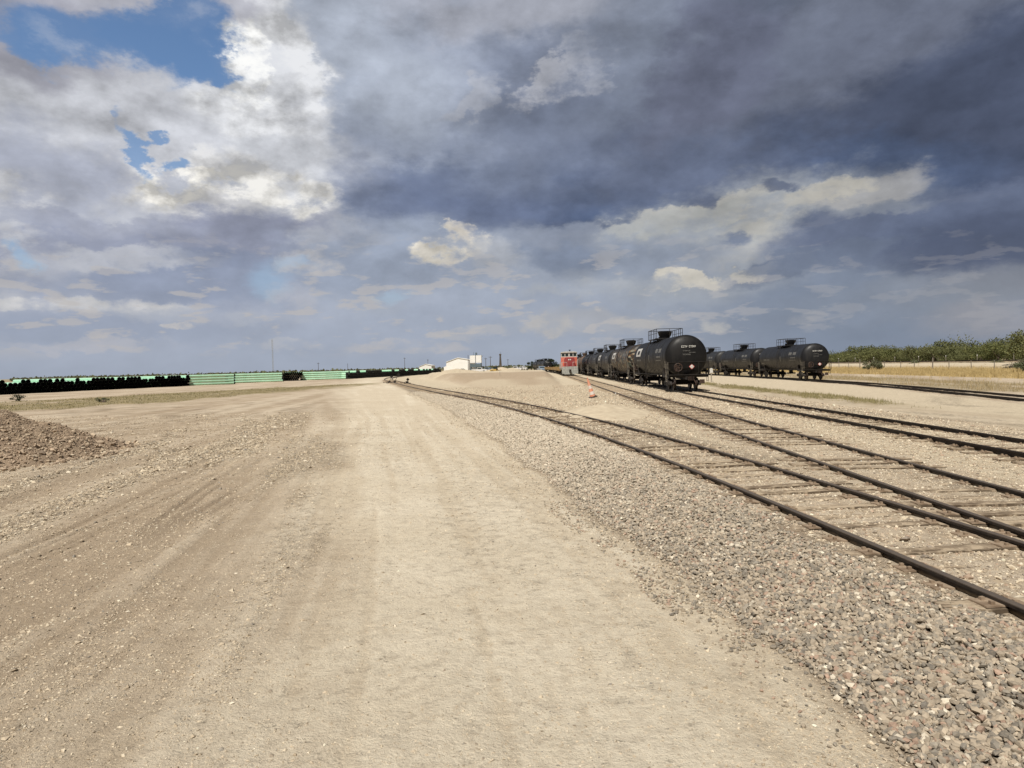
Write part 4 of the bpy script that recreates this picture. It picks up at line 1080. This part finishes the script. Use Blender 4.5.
# switch stands on the far part of the curved track
def switch_stand(x, y, h, label, lean=0):
    e = empty('switch_stand', (x, y, hz(x, y)), .4, label, 'switch stand', 'switch stands on the curved track')
    b_ = MB(); b_.box((0,0,.06), (.9,.5,.12)); b_.box((0,0,.22), (.35,.3,.22)); b_.build('stand_base', M['steel_dark'], e)
    b_ = MB(); b_.tube((0,0,.3), (lean, 0, h), .035, 8); b_.build('mast', M['steel_dark'], e)
    b_ = MB(); b_.tube((0,0,.35), (-.8,.1,.12), .03, 6); b_.tube((-.8,.1,.12), (-.98,.1,.16), .045, 6); b_.build('lever', M['brake'], e)
    b_ = MB(); b_.box((lean, 0, h), (.34,.03,.34), ry=.78); b_.build('target', M['steel_dark'], e)
for (px, y, h, lb, ln) in ((388, 104, 1.0, 'left switch stand beside the far bend of the curved track', .35), (393.5, 103, 1.35, 'tallest switch stand, leaning, beside the far bend', .6), (406, 96, .6, 'short switch stand right of the two others at the bend', .1)):
    x = y*(px-538)/680.; switch_stand(x, y, h, lb, ln)

# ------------------------------------------------------------------ sheds, silos, poles and other far things
M['shed_white'] = simple('white_metal_cladding', (.83,.83,.81), (.76,.76,.73), .3, .55)
M['shed_roof'] = simple('pale_metal_roof', (.60,.62,.62), (.50,.51,.51), .3, .5)
M['blue_grey'] = simple('blue_grey_steel', (.14,.19,.22), (.09,.12,.14), 1, .6)
M['pole'] = simple('dark_pole', (.06,.05,.045), (.10,.085,.07), 2, .8)
def at(px, Y): return Y*(px-538)/680.
def shed(name, px0, px1, Y, h, ridge, depth, label, doors=2):
    x0, x1 = at(px0, Y), at(px1, Y); w = x1-x0; e = empty(name, ((x0+x1)/2, Y, hz((x0+x1)/2, Y)-.1), 0, label, 'shed')
    b_ = MB(); b_.prism([(-w/2,0),(w/2,0),(w/2,h),(w*.06,ridge),(-w*.40,h*.86),(-w*.405,h*.55),(-w/2,h*.5)], 0, depth); wl = b_.build('wall', M['shed_white'], e)
    b_ = MB()
    for (xa, za, xb, zb_) in ((-w*.41,h*.86,w*.06,ridge),(w*.06,ridge,w/2+.3,h)):
        b_.raw([(xa,-.3,za+.02),(xb,-.3,zb_+.02),(xb,depth+.3,zb_+.02),(xa,depth+.3,za+.02),(xa,-.3,za+.2),(xb,-.3,zb_+.2),(xb,depth+.3,zb_+.2),(xa,depth+.3,za+.2)], [(0,1,2,3),(7,6,5,4),(0,4,5,1),(1,5,6,2),(2,6,7,3),(3,7,4,0)])
    b_.build('roof', M['shed_white'], e)
    for i in range(doors):
        dx = -w/2+w*(i+1)/(doors+1); b_ = MB(); b_.box((dx, -.04, 1.7), (3.2, .1, 3.4)); b_.build('door', M['shed_roof'], e)
    return e
shed('white_shed', 443.5, 469, 300, 5.6, 6.6, 30, 'long low white metal shed left of the white silo block', 0)
shed('white_shed', 417, 431, 420, 4.0, 5.0, 14, 'small white shed far away behind the black pipe row', 0)
def silo_block():
    Y = 296; x = at(475.5, Y); e = empty('silo_block', (x, Y, hz(x, Y)-.1), 0, 'white batch silo block on a blue grey steel frame beside the long white shed', 'silo')
    b_ = MB()
    for sx_ in (-2.2, 0, 2.2):
        for sy in (0, 4): b_.box((sx_, sy, 2), (.3,.3,4))
    b_.box((0, 2, 3.1), (4.8, 4.4, 1.4)); b_.tube((-2.2,0,.2),(0,0,3.2),.1,6); b_.tube((2.2,0,.2),(0,0,3.2),.1,6); b_.build('frame', M['blue_grey'], e)
    for sx_ in (-1.3, 1.3):
        b_ = MB(); b_.prism([(sx_*1.02-1.18,4.2),(sx_*1.02+1.18,4.2),(sx_*1.02+1.18,7.5),(sx_*1.02-1.18,7.5)], .6, 3.4); b_.build('silo', M['shed_white'], e)
    b_ = MB(); b_.box((0, 2, 7.6), (3.4, 1.2, .12)); b_.tube((-.9,2,7.6),(-.9,2,8.9),.08,6); b_.box((.2,2,8.2),(.8,.8,1.0)); b_.tube((-2.5,2,.0),(-2.5,2,7.6),.12,6); b_.build('walkway', M['blue_grey'], e)
silo_block()
def pole(px, Y, h, label, arm=1.6, r=.16):
    x = at(px, Y); e = empty('utility_pole', (x, Y, hz(x, Y)-.1), 0, label, 'utility pole', 'utility poles along the horizon')
    b_ = MB(); b_.tube((0,0,0),(0,0,h),r,8,r*.6); b_.build('pole', M['pole'], e)
    if arm:
        b_ = MB(); b_.box((0,0,h-.6),(arm,.14,.16))
        for k in (-.45,.0,.45): b_.tube((k*arm,0,h-.5),(k*arm,0,h-.22),.05,6)
        b_.build('crossarm', M['pole'], e)
for (px, Y, h, lb, arm) in ((468.2, 290, 7.6, 'pole standing against the right end of the long white shed', 0), (481.5, 330, 8.2, 'thin pole just right of the silo block', 1.4), (485.8, 340, 7.0, 'short pole between the silo block and the dark pole', 1.4), (490.5, 330, 7.6, 'pole midway between the silo block and the thick dark pole', 1.6),
                        (404, 420, 9.5, 'pole behind the right end of the black pipe row', 1.2), (427.5, 430, 8.2, 'pole behind the small far white shed', 1.0), (316, 380, 7.2, 'pole behind the third green pipe stack', 1.2), (508, 420, 7.0, 'far thin pole left of the dark round tree', 1.2), (346, 420, 6.6, 'pole behind the right end of the green pipe stacks', 0)):
    pole(px, Y, h, lb, arm)
def pumpjack():
    Y = 320; x = at(500.5, Y); e = empty('drill_mast', (x, Y, hz(x, Y)), 0, 'thick dark mast rising behind the cream stockpile', 'mast')
    b_ = MB(); b_.prism([(-.75,0),(.75,0),(.32,7.6),(-.32,7.6)], -.3, .3); b_.build('mast_body', M['pole'], e)
    b_ = MB(); b_.box((0,0,7.9),(1.0,.8,.7)); b_.tube((.2,0,8.2),(.2,0,9.2),.05,6); b_.build('mast_head', M['pole'], e)
pumpjack()
def lattice():
    Y = 620; x = at(269.5, Y); e = empty('lattice_mast', (x, Y, -.5), 0, 'tall thin lattice radio mast rising behind the green pipe stacks', 'radio mast')
    b_ = MB(); Ht = 33
    legs = [(.6*math.cos(a), .6*math.sin(a)) for a in (0, 2.09, 4.19)]
    for (a, c_) in legs: b_.tube((a,c_,0),(a,c_,Ht),.07,5)
    for k in range(0, 33, 2):
        for i in range(3):
            p, q = legs[i], legs[(i+1)%3]; b_.tube((p[0],p[1],k),(q[0],q[1],k+2 if k+2 <= Ht else Ht),.04,4)
    b_.build('lattice', M['loco_grey'], e); b_ = MB(); b_.tube((0,0,Ht),(0,0,Ht+2),.05,5); b_.build('antenna', M['loco_grey'], e)
lattice()

M['car_blue'] = simple('blue_grey_car_paint', (.22,.28,.36), (.16,.2,.27), 1, .3, spec=.5)
M['car_white'] = simple('white_car_paint', (.7,.7,.7), (.6,.6,.6), 1, .3, spec=.5)
M['machine_yellow'] = simple('machine_yellow_paint', (.55,.38,.10), (.35,.24,.08), 2, .6)
def wheel(parent, x, y, r=.4, w=.26):
    b_ = MB(); b_.lathe([(-w/2,0),(-w/2,r*.86),(-w*.35,r),(w*.35,r),(w/2,r*.86),(w/2,0)], (x, y, r), 18, 'X'); o = b_.build('wheel', M['rubber'], parent, smooth=True)
    b_ = MB(); b_.lathe([(-w/2-.01,0),(-w/2-.01,r*.5),(w/2+.01,r*.5),(w/2+.01,0)], (x, y, r), 12, 'X'); b_.build('rim', M['loco_grey'], o)
def pickup(px, Y, mat, label, rz=0, scale=1.0):
    x = at(px, Y); e = empty('pickup_truck', (x, Y, hz(x, Y)), rz, label, 'pickup truck', 'vehicles parked in the distance'); e.scale = (scale,)*3
    b_ = MB(); b_.prism([(-2.7,.45),(-2.75,.95),(-2.6,1.12),(-1.35,1.18),(-.75,1.78),(.65,1.82),(.85,1.2),(2.7,1.2),(2.75,.55)], -.95, .95, 'X'); b_.build('body', mat, e)
    b_ = MB(); b_.box((0,-1.10,1.47),(1.5,.03,.42), rx=-.78); b_.build('windscreen', M['glass'], e)
    for s in (-1, 1):
        b_ = MB(); b_.prism([(-1.0,1.24),(-.66,1.68),(.5,1.70),(.62,1.24)], s*.955-.01, s*.955+.01, 'X'); b_.build('side_window', M['glass'], e)
        b_ = MB(); b_.box((s*.7,-2.73,.9),(.35,.06,.18)); b_.build('headlight', M['lens'], e)
        for yy in (-1.75, 1.75): wheel(e, s*.88, yy)
    b_ = MB(); b_.box((0,-2.76,.55),(1.85,.14,.22)); b_.build('bumper', M['loco_grey'], e)
pickup(541.5, 236, M['car_blue'], 'blue grey pickup truck parked left of the flat cars', .2, 1.1)
pickup(487.5, 285, M['car_blue'], 'blue grey pickup parked right of the silo block', 1.2, 1.15)
pickup(479.5, 272, M['car_white'], 'white pickup parked beside the silo block', 1.4, 1.15)
pickup(515.5, 330, M['car_white'], 'white pickup on the far yard left of the dark round tree', 1.3, 1.2)
pickup(522.5, 345, M['car_white'], 'farthest white pickup just left of the dark round tree', .9, 1.2)
def loader(px, Y, label):
    x = at(px, Y); e = empty('wheel_loader', (x, Y, hz(x, Y)), 1.2, label, 'wheel loader'); e.scale = (.75,.75,.7)
    b_ = MB(); b_.prism([(-.2,.9),(2.6,.9),(2.7,1.9),(-.2,2.1)], -1.0, 1.0, 'X'); b_.box((0,-1.2,1.2),(1.5,1.8,.8)); b_.build('body', M['machine_yellow'], e)
    b_ = MB(); b_.prism([(-.2,2.1),(1.2,2.1),(1.1,3.4),(0,3.4)], -.75, .75, 'X'); b_.build('cab', M['glass'], e)
    b_ = MB(); b_.box((0,.5,3.45),(1.7,1.6,.1)); b_.build('cab_roof', M['machine_yellow'], e)
    b_ = MB()
    for s in (-.6,.6): b_.tube((s,-1.4,1.7),(s,-3.2,.9),.13,6)
    b_.build('arm', M['machine_yellow'], e)
    b_ = MB(); b_.prism([(-3.1,.2),(-4.2,.1),(-4.1,.2),(-3.4,.5),(-3.3,1.3),(-3.1,1.3)], -1.4, 1.4, 'X'); b_.build('bucket', M['steel_dark'], e)
    for s in (-1,1):
        for yy in (-1.5,1.7): wheel(e, s*1.1, yy, .75, .5)
loader(496.5, 215, 'yellow wheel loader working on the cream stockpile')
mound('gravel_mound', at(502,232), 232, 8.5, 5, 2.0, M['caliche'], 'long cream stockpile behind the yellow loader', 'gravel mound', 33, group='cream gravel mounds')
mound('gravel_mound', at(512,260), 262, 5.5, 4, 1.7, M['caliche'], 'cream stockpile behind and right of the yellow loader', 'gravel mound', 37, group='cream gravel mounds')

# ------------------------------------------------------------------ coated pipes
M['pipe_green'] = simple('green_epoxy_coating', (.40,.70,.50), (.50,.78,.60), .6, .5, spec=.4)
M['pipe_black'] = simple('bare_black_pipe_end', (.0035,.0045,.0045), (.008,.009,.009), 3, .7)
PD = .56
def pipe_mesh(L, name='coated_pipe', green=True):
    b_ = MB(); r = PD/2; n = 14
    b_.mi = 0; b_.lathe([(-L/2+.28, r), (L/2-.28, r)], n=n, axis='Y')
    b_.mi = 1; b_.lathe([(-L/2+.28, r), (-L/2, r-.004), (-L/2, r-.02), (-L/2+.9, r-.02), (-L/2+.9, 0)], n=n, axis='Y'); b_.lathe([(L/2-.28, r), (L/2, r-.004), (L/2, r-.02), (L/2-.9, r-.02), (L/2-.9, 0)], n=n, axis='Y')
    o = b_.build(name, [M['pipe_green'], M['pipe_black']], smooth=True); me = o.data; bpy.data.objects.remove(o); return me
PM12, PM18 = pipe_mesh(12.0), pipe_mesh(18.6)
PD = .46; PMS = pipe_mesh(18.6); PD = .56
GREEN_LB = ['long green coated pipe in the first stack right of the black pipe ends', 'long green coated pipe in the middle green stack', 'green coated pipe in the third green stack, its open ends black']
def add_pipe(me, x, y, z, rz, label, group):
    o = bpy.data.objects.new('coated_pipe', me); C.objects.link(o); o.location = (x, y, z); o.rotation_euler = (0, 0, rz); tag(o, label, 'pipe', group)
def stack(me, cx, cy, rz, wide, rows, label, group, full=True, ragged=None, dz=.485, z0=.33, sh=.5):
    # the row spreads along local +X; axis of the pipes is local Y
    for r_ in range(rows):
        for i in range(wide-(r_ if full else 0)):
            if ragged and r_ >= rows-ragged[0] and vnoise(np.array([i*.62+r_*3.1]), np.array([2.2]), 5)[0] < ragged[1]: continue
            lx = (i+sh*r_)*PD*1.01; dy_ = random.uniform(-.12, .12)
            x = cx+lx*math.cos(rz)-dy_*math.sin(rz); y = cy+lx*math.sin(rz)+dy_*math.cos(rz)
            add_pipe(me, x, y, z0+r_*dz, rz, label, group)
# long row on the left: open black ends face the tracks
ax = math.atan2(122.5-86, -64.0+71.4)             # direction of the row of ends
pcx, pcy = -71.4-6*math.sin(ax), 86+6*math.cos(ax)
rd_ = random.Random(21); ra = math.atan2(.68, .73)
for i in range(54):
    for r_ in range(4):
        if r_ == 3 and (vnoise(np.array([i*.6]), np.array([2.2]), 5)[0] < .30 or rd_.random() < .15): continue
        yy_ = 86.0+(i+.5*r_)*.675; xx_ = -71.4+(yy_-86.0)*.2027
        add_pipe(PM12, xx_-6*math.sin(ra)+rd_.uniform(-.1,.1), yy_+6*math.cos(ra)+rd_.uniform(-.1,.1), .33+r_*(.485-.03*(r_ == 3)), ra, 'black open end of a coated pipe in the long ragged stack at the far left', 'pipes in the long left stack')
def side_stack(me, L, px, py, beta, wide, rows, label, group, dz=.50):
    b0 = R(beta); ux, uy = math.cos(b0), -math.sin(b0); cx = px+L/2*math.sin(b0)-(wide-1)*PD*ux; cy = py+L/2*math.cos(b0)-(wide-1)*PD*uy
    stack(me, cx, cy, -b0, wide, rows, label, group, full=False, dz=dz, z0=.27, sh=0 if dz == .5 else .5)
PD = .46; PMA, PMB = pipe_mesh(9.0), pipe_mesh(12.0); PD = .56
side_stack(PMA, 9.0, -64.7, 123, 40, 3, 4, GREEN_LB[0], 'pipes in the first green stack')
side_stack(PMB, 12.0, -66.2, 142.3, 50, 3, 4, GREEN_LB[1], 'pipes in the middle green stack')
side_stack(PMB, 12.0, -58.2, 165, 60, 3, 4, GREEN_LB[2], 'pipes in the third green stack')
PD = .47; side_stack(PMB, 12.0, -56.8, 158.5, -20, 9, 5, 'black open end of a pipe in the block between the middle and third green stacks', 'pipes in the black ended block', dz=.40)
PD = .56
# farthest row: too many ends to count
b_ = MB(); b2 = random.Random(4)
yy = 170.0
while yy < 262:
    xx = np.interp(yy, [168, 200, 242, 262], [-48.2, -45.3, -40.0, -37.5])
    for r_ in range(4):
        if r_ == 3 and vnoise(np.array([yy*.55]), np.array([1.0]), 8)[0] < .5: continue
        b_.mi = 1; b_.lathe([(0,0), (.5, 0), (.5,.26), (0,.26), (0,.28), (.3,.28)], (xx-.5, yy, .33+r_*.485), 9, 'X')
        b_.mi = 0; b_.lathe([(-3,.28),(0,.28)], (xx-.5, yy, .33+r_*.485), 9, 'X')
    yy += PD*1.02
o = b_.build('coated_pipes', [M['pipe_green'], M['pipe_black']]); tag(o, 'far dense row of black pipe ends right of the green stacks', 'pipe row', kind='stuff')

# ------------------------------------------------------------------ trees, shrubs, grass
def leaf_mat(name, c1, c2, c3):
    mt, t, b = new_mat(name, .65, 0, .2); co = t.add('ShaderNodeTexCoord').outputs['Object']; oi = t.add('ShaderNodeObjectInfo')
    n = t.noise(co, 1.1, 4, .6); c = t.mix(t.ramp(n, .35, .65), c1, c2); c = t.mix(t.math('MULTIPLY', oi.outputs['Random'], .6), c, c3); t.put(b.inputs['Base Color'], c)
    tr = t.add('ShaderNodeBsdfTranslucent'); t.put(tr.inputs[0], c); mx = t.add('ShaderNodeMixShader'); mx.inputs[0].default_value = .25
    t.l.new(b.outputs[0], mx.inputs[1]); t.l.new(tr.outputs[0], mx.inputs[2]); t.l.new(mx.outputs[0], t.n['Material Output'].inputs[0]); return mt
M['leaf'] = leaf_mat('mesquite_leaves', (.10,.12,.045), (.21,.215,.085), (.16,.165,.08))
M['leaf_dark'] = leaf_mat('dark_tree_leaves', (.022,.036,.018), (.045,.06,.028), (.03,.04,.02))
M['leaf_grey'] = leaf_mat('grey_green_shrub_leaves', (.12,.14,.075), (.19,.20,.11), (.14,.15,.09))
M['bark'] = simple('grey_brown_bark', (.14,.11,.085), (.08,.06,.05), 6, .9)
def crown_mesh(h, r, n, leaf, seed, low=.12, mat='leaf', lobes=11, name='crown'):
    g_ = np.random.default_rng(seed); cl = []
    for i in range(lobes):
        a = g_.uniform(0, 6.28); q = r*math.sqrt(g_.random())*.8; cz = h*(low+.22+(1-low-.36)*g_.random()); k = r*g_.uniform(.28, .52)*(1.1-.35*q/r)
        cl.append((q*math.cos(a), q*math.sin(a), cz, k, k*g_.uniform(.55, .85)))
    per = n//lobes; P = []
    for (x, y, z, k, kz) in cl:
        d = g_.normal(0, 1, (per, 3)); d /= np.linalg.norm(d, axis=1)[:,None]; rad = np.clip(g_.normal(.80, .25, per), 0, 1.35)[:,None]
        P.append(np.array([x, y, z])+d*rad*np.array([k, k, kz]))
    P = np.concatenate(P); P[:,2] = np.clip(P[:,2], h*low*g_.uniform(.6, 1.4, len(P)), None)
    m_ = len(P); u = g_.normal(0, 1, (m_, 3)); u /= np.linalg.norm(u, axis=1)[:,None]; v = np.cross(u, g_.normal(0, 1, (m_, 3))); v /= np.linalg.norm(v, axis=1)[:,None]
    s = (leaf*g_.uniform(.6, 1.4, m_))[:,None]; V = np.stack([P-u*s, P+v*s*.55, P+u*s, P-v*s*.55], 1).reshape(-1, 3)
    o = np_mesh(name, V, np.arange(m_*4).reshape(-1, 4), M[mat]); me = o.data; bpy.data.objects.remove(o); me['lobes'] = len(cl); return me, cl
def trunk_mesh(h, cl, seed, r0=.13):
    r = random.Random(seed); b_ = MB(); 
    for i, c_ in enumerate(cl[:7]):
        p = Vector((r.uniform(-.15,.15), r.uniform(-.15,.15), -.1)); mid = Vector((c_[0]*.4, c_[1]*.4, c_[2]*.5+r.uniform(-.1,.2))); q = Vector((c_[0], c_[1], c_[2]))
        b_.tube(p, mid, r0*r.uniform(.6,1), 7, r0*.5); b_.tube(mid, q, r0*.5, 6, r0*.15)
    o = b_.build('trunk', M['bark']); me = o.data; bpy.data.objects.remove(o); return me
def tree_kind(h, r, n, leaf, seed, **k):
    cm, cl = crown_mesh(h, r, n, leaf, seed, **k); return cm, trunk_mesh(h, cl, seed)
def add_tree(name, kind, x, y, z, rz, sc, label, cat, group=None):
    e = empty(name, (x, y, z), rz, label, cat, group); e.scale = sc
    for nm, me in (('crown', kind[0]), ('trunk', kind[1])):
        o = bpy.data.objects.new(nm, me); C.objects.link(o); o.parent = e
    return e
TK = [tree_kind(4.9, 3.6, 2600, .15, 100+i, lobes=9+2*i) for i in range(6)]
TREE_LB = ['green mesquite tree in the dense line behind the raised track on the right']
rr_ = random.Random(12); cnt = 0
for row, (x0, y0, y1, st_) in enumerate(((84, 84, 250, 4.6), (91, 100, 300, 6.0), (101, 118, 340, 8.0))):
    yy = y0
    while yy < y1:
        s = rr_.uniform(.82, 1.12)*(1+.10*row)*(1.12 if yy < 122 else .92)
        add_tree('mesquite_tree', TK[rr_.randrange(6)], x0+rr_.uniform(-2, 2.5), yy, .15, rr_.uniform(0, 6.28), (s*rr_.uniform(.9, 1.35), s*rr_.uniform(.9, 1.3), s*rr_.uniform(.62, 1.12)), TREE_LB[0], 'tree', 'mesquite trees behind the raised track'); cnt += 1
        yy += st_*rr_.uniform(.75, 1.25)
for (x, y, s, lb) in ((71.5, 100.5, 1.12, 'big dark mesquite in front of the raised track at the right edge'), (73.8, 96.5, 1.2, 'tallest mesquite at the very right edge of the tree line')):
    add_tree('mesquite_tree', TK[2], x, y, .1, 1.1, (s, s, s), lb, 'tree')
SK = [tree_kind(1.8, 1.6, 1300, .10, 300+i, mat='leaf_grey', low=.02, lobes=8) for i in range(3)]
for i, (px, Y, s, lb) in enumerate(((862, 122, .75, 'grey green shrub in the dry grass, left of its larger neighbour'), (872, 125, .9, 'largest grey green shrub in the dry grass by the fence'), (906, 135, .8, 'small shrub against the wire fence midway along it'), (960, 131, .7, 'small dark shrub under the raised track'), (1012, 84, .9, 'shrub in the dry grass near the right edge'), (985, 112, .7, 'low shrub by the fence near the right edge'))):
    add_tree('shrub', SK[i % 3], at(px, Y), Y, 0, i*1.3, (s, s, s), lb, 'shrub')
add_tree('shrub', tree_kind(.9, .9, 700, .06, 310, mat='leaf_grey', low=.02, lobes=6), at(92, 55), 55, hz(at(92, 55), 55), .4, (.6,.6,.5), 'small round shrub in the grass belt on the left', 'shrub')
add_tree('shrub', tree_kind(1.2, 1.3, 900, .07, 311, mat='leaf_dark', low=.02, lobes=6), at(2, 62), 62, hz(at(2, 62), 62), .4, (.55,.55,.5), 'dark bush at the left edge of the grass belt', 'shrub')
DK = [tree_kind(6, 2.6, 2600, .2, 400+i, mat='leaf_dark', low=.06, lobes=11) for i in range(2)]
for i, (px, Y, sx_, sz, lb) in enumerate(((531.3, 330, .78, .80, 'dark upright tree standing alone left of the flat cars'), (540, 360, .95, .92, 'dark round tree behind the blue grey pickup'), (547.5, 400, 1.5, 1.12, 'broad dark tree above the far flat cars'), (553, 420, 1.5, 1.05, 'dark tree above the flat cars, next to the locomotive'), (498, 400, .7, .4, 'low dark tree behind the cream stockpile'), (461.5, 262, .55, .32, 'dark bush in front of the long white shed'))):
    x = at(px, Y); add_tree('dark_tree', DK[i % 2], x, Y, hz(x, Y)-.1, i*2.1, (sx_, sx_, sz), lb, 'tree')
# far scrub along the horizon
g_ = np.random.default_rng(77); n = 26000; Yv = g_.uniform(470, 900, n); X = Yv*g_.uniform(-.80, .75, n)
clump = fbm(X*.03, Yv*.02, 3, 88); k = clump > .42; X, Yv = X[k], Yv[k]; m_ = len(X); hgt = 1.2+3.2*fbm(X*.06, Yv*.05, 3, 89)
P = np.stack([X, Yv, g_.uniform(0, 1, m_)*hgt], 1); u = g_.normal(0, 1, (m_, 3)); u /= np.linalg.norm(u, axis=1)[:,None]; v = np.cross(u, g_.normal(0, 1, (m_, 3))); v /= np.linalg.norm(v, axis=1)[:,None]
s = g_.uniform(.5, 1.1, m_)[:,None]; V = np.stack([P-u*s, P+v*s, P+u*s, P-v*s], 1).reshape(-1, 3)
tag(np_mesh('distant_scrub', V, np.arange(m_*4).reshape(-1, 4), M['leaf_grey']), 'thin grey green scrub along the far horizon', 'scrub', kind='stuff')
# grasses
def grass(name, x, y, h, w, mat, label, lean=.35):
    m_ = len(x); z = H(x, y); a = rng.uniform(0, 6.28, m_); dx, dy = np.cos(a)*w/2, np.sin(a)*w/2; la = rng.uniform(0, 6.28, m_); l = h*rng.uniform(0, lean, m_)
    V = np.stack([np.stack([x-dx, y-dy, z-.02], 1), np.stack([x+dx, y+dy, z-.02], 1), np.stack([x+np.cos(la)*l, y+np.sin(la)*l, z+h], 1)], 1).reshape(-1, 3)
    tag(np_mesh(name, V, np.arange(m_*3).reshape(-1, 3), M[mat]), label, 'grass', kind='stuff')
def blade_mat(name, c1, c2):
    mt, t, b = new_mat(name, .8, 0, .15); co = t.add('ShaderNodeTexCoord').outputs['Object']
    c = t.mix(t.ramp(t.noise(co, .5, 6, .7), .35, .65), c1, c2); c = t.mix(t.ramp(t.noise(co, 9, 2), .4, .6, 0, .5), c, tuple(v*.6 for v in c1)); t.put(b.inputs['Base Color'], c); return mt
M['gold_grass'] = blade_mat('dry_gold_grass', (.46,.35,.16), (.62,.49,.26)); M['green_weed'] = blade_mat('olive_weeds', (.24,.22,.10), (.40,.34,.18)); M['rust_weed'] = blade_mat('rusty_weeds', (.34,.28,.15), (.50,.39,.24))
n = 130000; y = 34*(260/34)**rng.random(n); x = D_mid(y)+11+(72-D_mid(y)-11)*rng.random(n); mk = masks(x, y); k = (rng.random(n) < mk['gold']*.95+.012) & (fbm(x*.7, y*.3, 3, 101) > .30)
x, y = x[k], y[k]; grass('dry_grass', x, y, rng.uniform(.18, .50, len(x))*(.6+.9*fbm(x*.25, y*.2, 3, 102)), .035+.0004*y, 'gold_grass', 'dry golden grass between the second line of cars and the fence')
n = 60000; y = 24*(150/24)**rng.random(n); x = 13.8+4.6*rng.random(n); mk = masks(x, y); k = rng.random(n) < mk['grass']**1.5*.7; k &= fbm(x*.9, y*.5, 3, 112) > .42; x, y = x[k], y[k]
grass('olive_weeds', x, y, rng.uniform(.05, .20, len(x)), .018+.0003*y, 'green_weed', 'low olive weeds on the strip between the tank car tracks')
n = 60000; y = 30*(170/30)**rng.random(n); x = D_mid(y)+1.7+9*rng.random(n); mk = masks(x, y); k = (rng.random(n) < mk['grass']*.45) & (fbm(x*.6, y*.25, 3, 111) > .44); k &= fbm(x*.6, y*.25, 3, 111) > .46; x, y = x[k], y[k]
grass('rusty_weeds', x, y, rng.uniform(.10, .36, len(x)), .02+.0003*y, 'rust_weed', 'rusty brown weeds beyond the far right track')
n = 50000; y = 44*(110/44)**rng.random(n); x = -78+50*rng.random(n); mk = masks(x, y); k = rng.random(n) < mk['grass']*.7; x, y = x[k], y[k]
grass('short_grass', x, y, rng.uniform(.03, .10, len(x)), .04+.0004*y, 'green_weed', 'short olive grass belt on the left of the yard')
# fence
M['post'] = simple('grey_fence_post', (.30,.27,.23), (.16,.14,.12), 5, .85)
e = empty('wire_fence', (0,0,0), 0, 'wire fence with grey wooden posts beyond the dry grass on the right', 'fence')
ysf = []; y = 66.0
while y < 280: ysf.append(y); y += 5.2*random.uniform(.85, 1.15)
for i, y in enumerate(ysf):
    h = 1.35 if i % 5 else 1.9; b_ = MB(); b_.tube((0,0,-.1),(random.uniform(-.06,.06),0,h), .09 if i % 5 == 0 else .055, 7); b_.build('post', M['post'], e, loc=(66.5, y, 0))
b_ = MB()
for h in (.35,.65,.95,1.2): b_.tube((66.5, ysf[0], h), (66.5, ysf[-1], h), .012, 4)
b_.build('wires', M['post'], e)
# white tipped marker posts behind the raised track
for y in np.arange(98, 262, 9.5):
    x = 79.6; e = empty('marker_post', (x, y, .55), 0, 'white tipped post between the raised track and the mesquite trees', 'marker post', 'white tipped posts behind the raised track')
    b_ = MB(); b_.tube((0,0,-.3),(0,0,1.5),.05,6); b_.build('post', M['post'], e); b_ = MB(); b_.tube((0,0,1.5),(0,0,1.68),.085,8,.07); b_.build('white_tip', M['white_paint'], e)
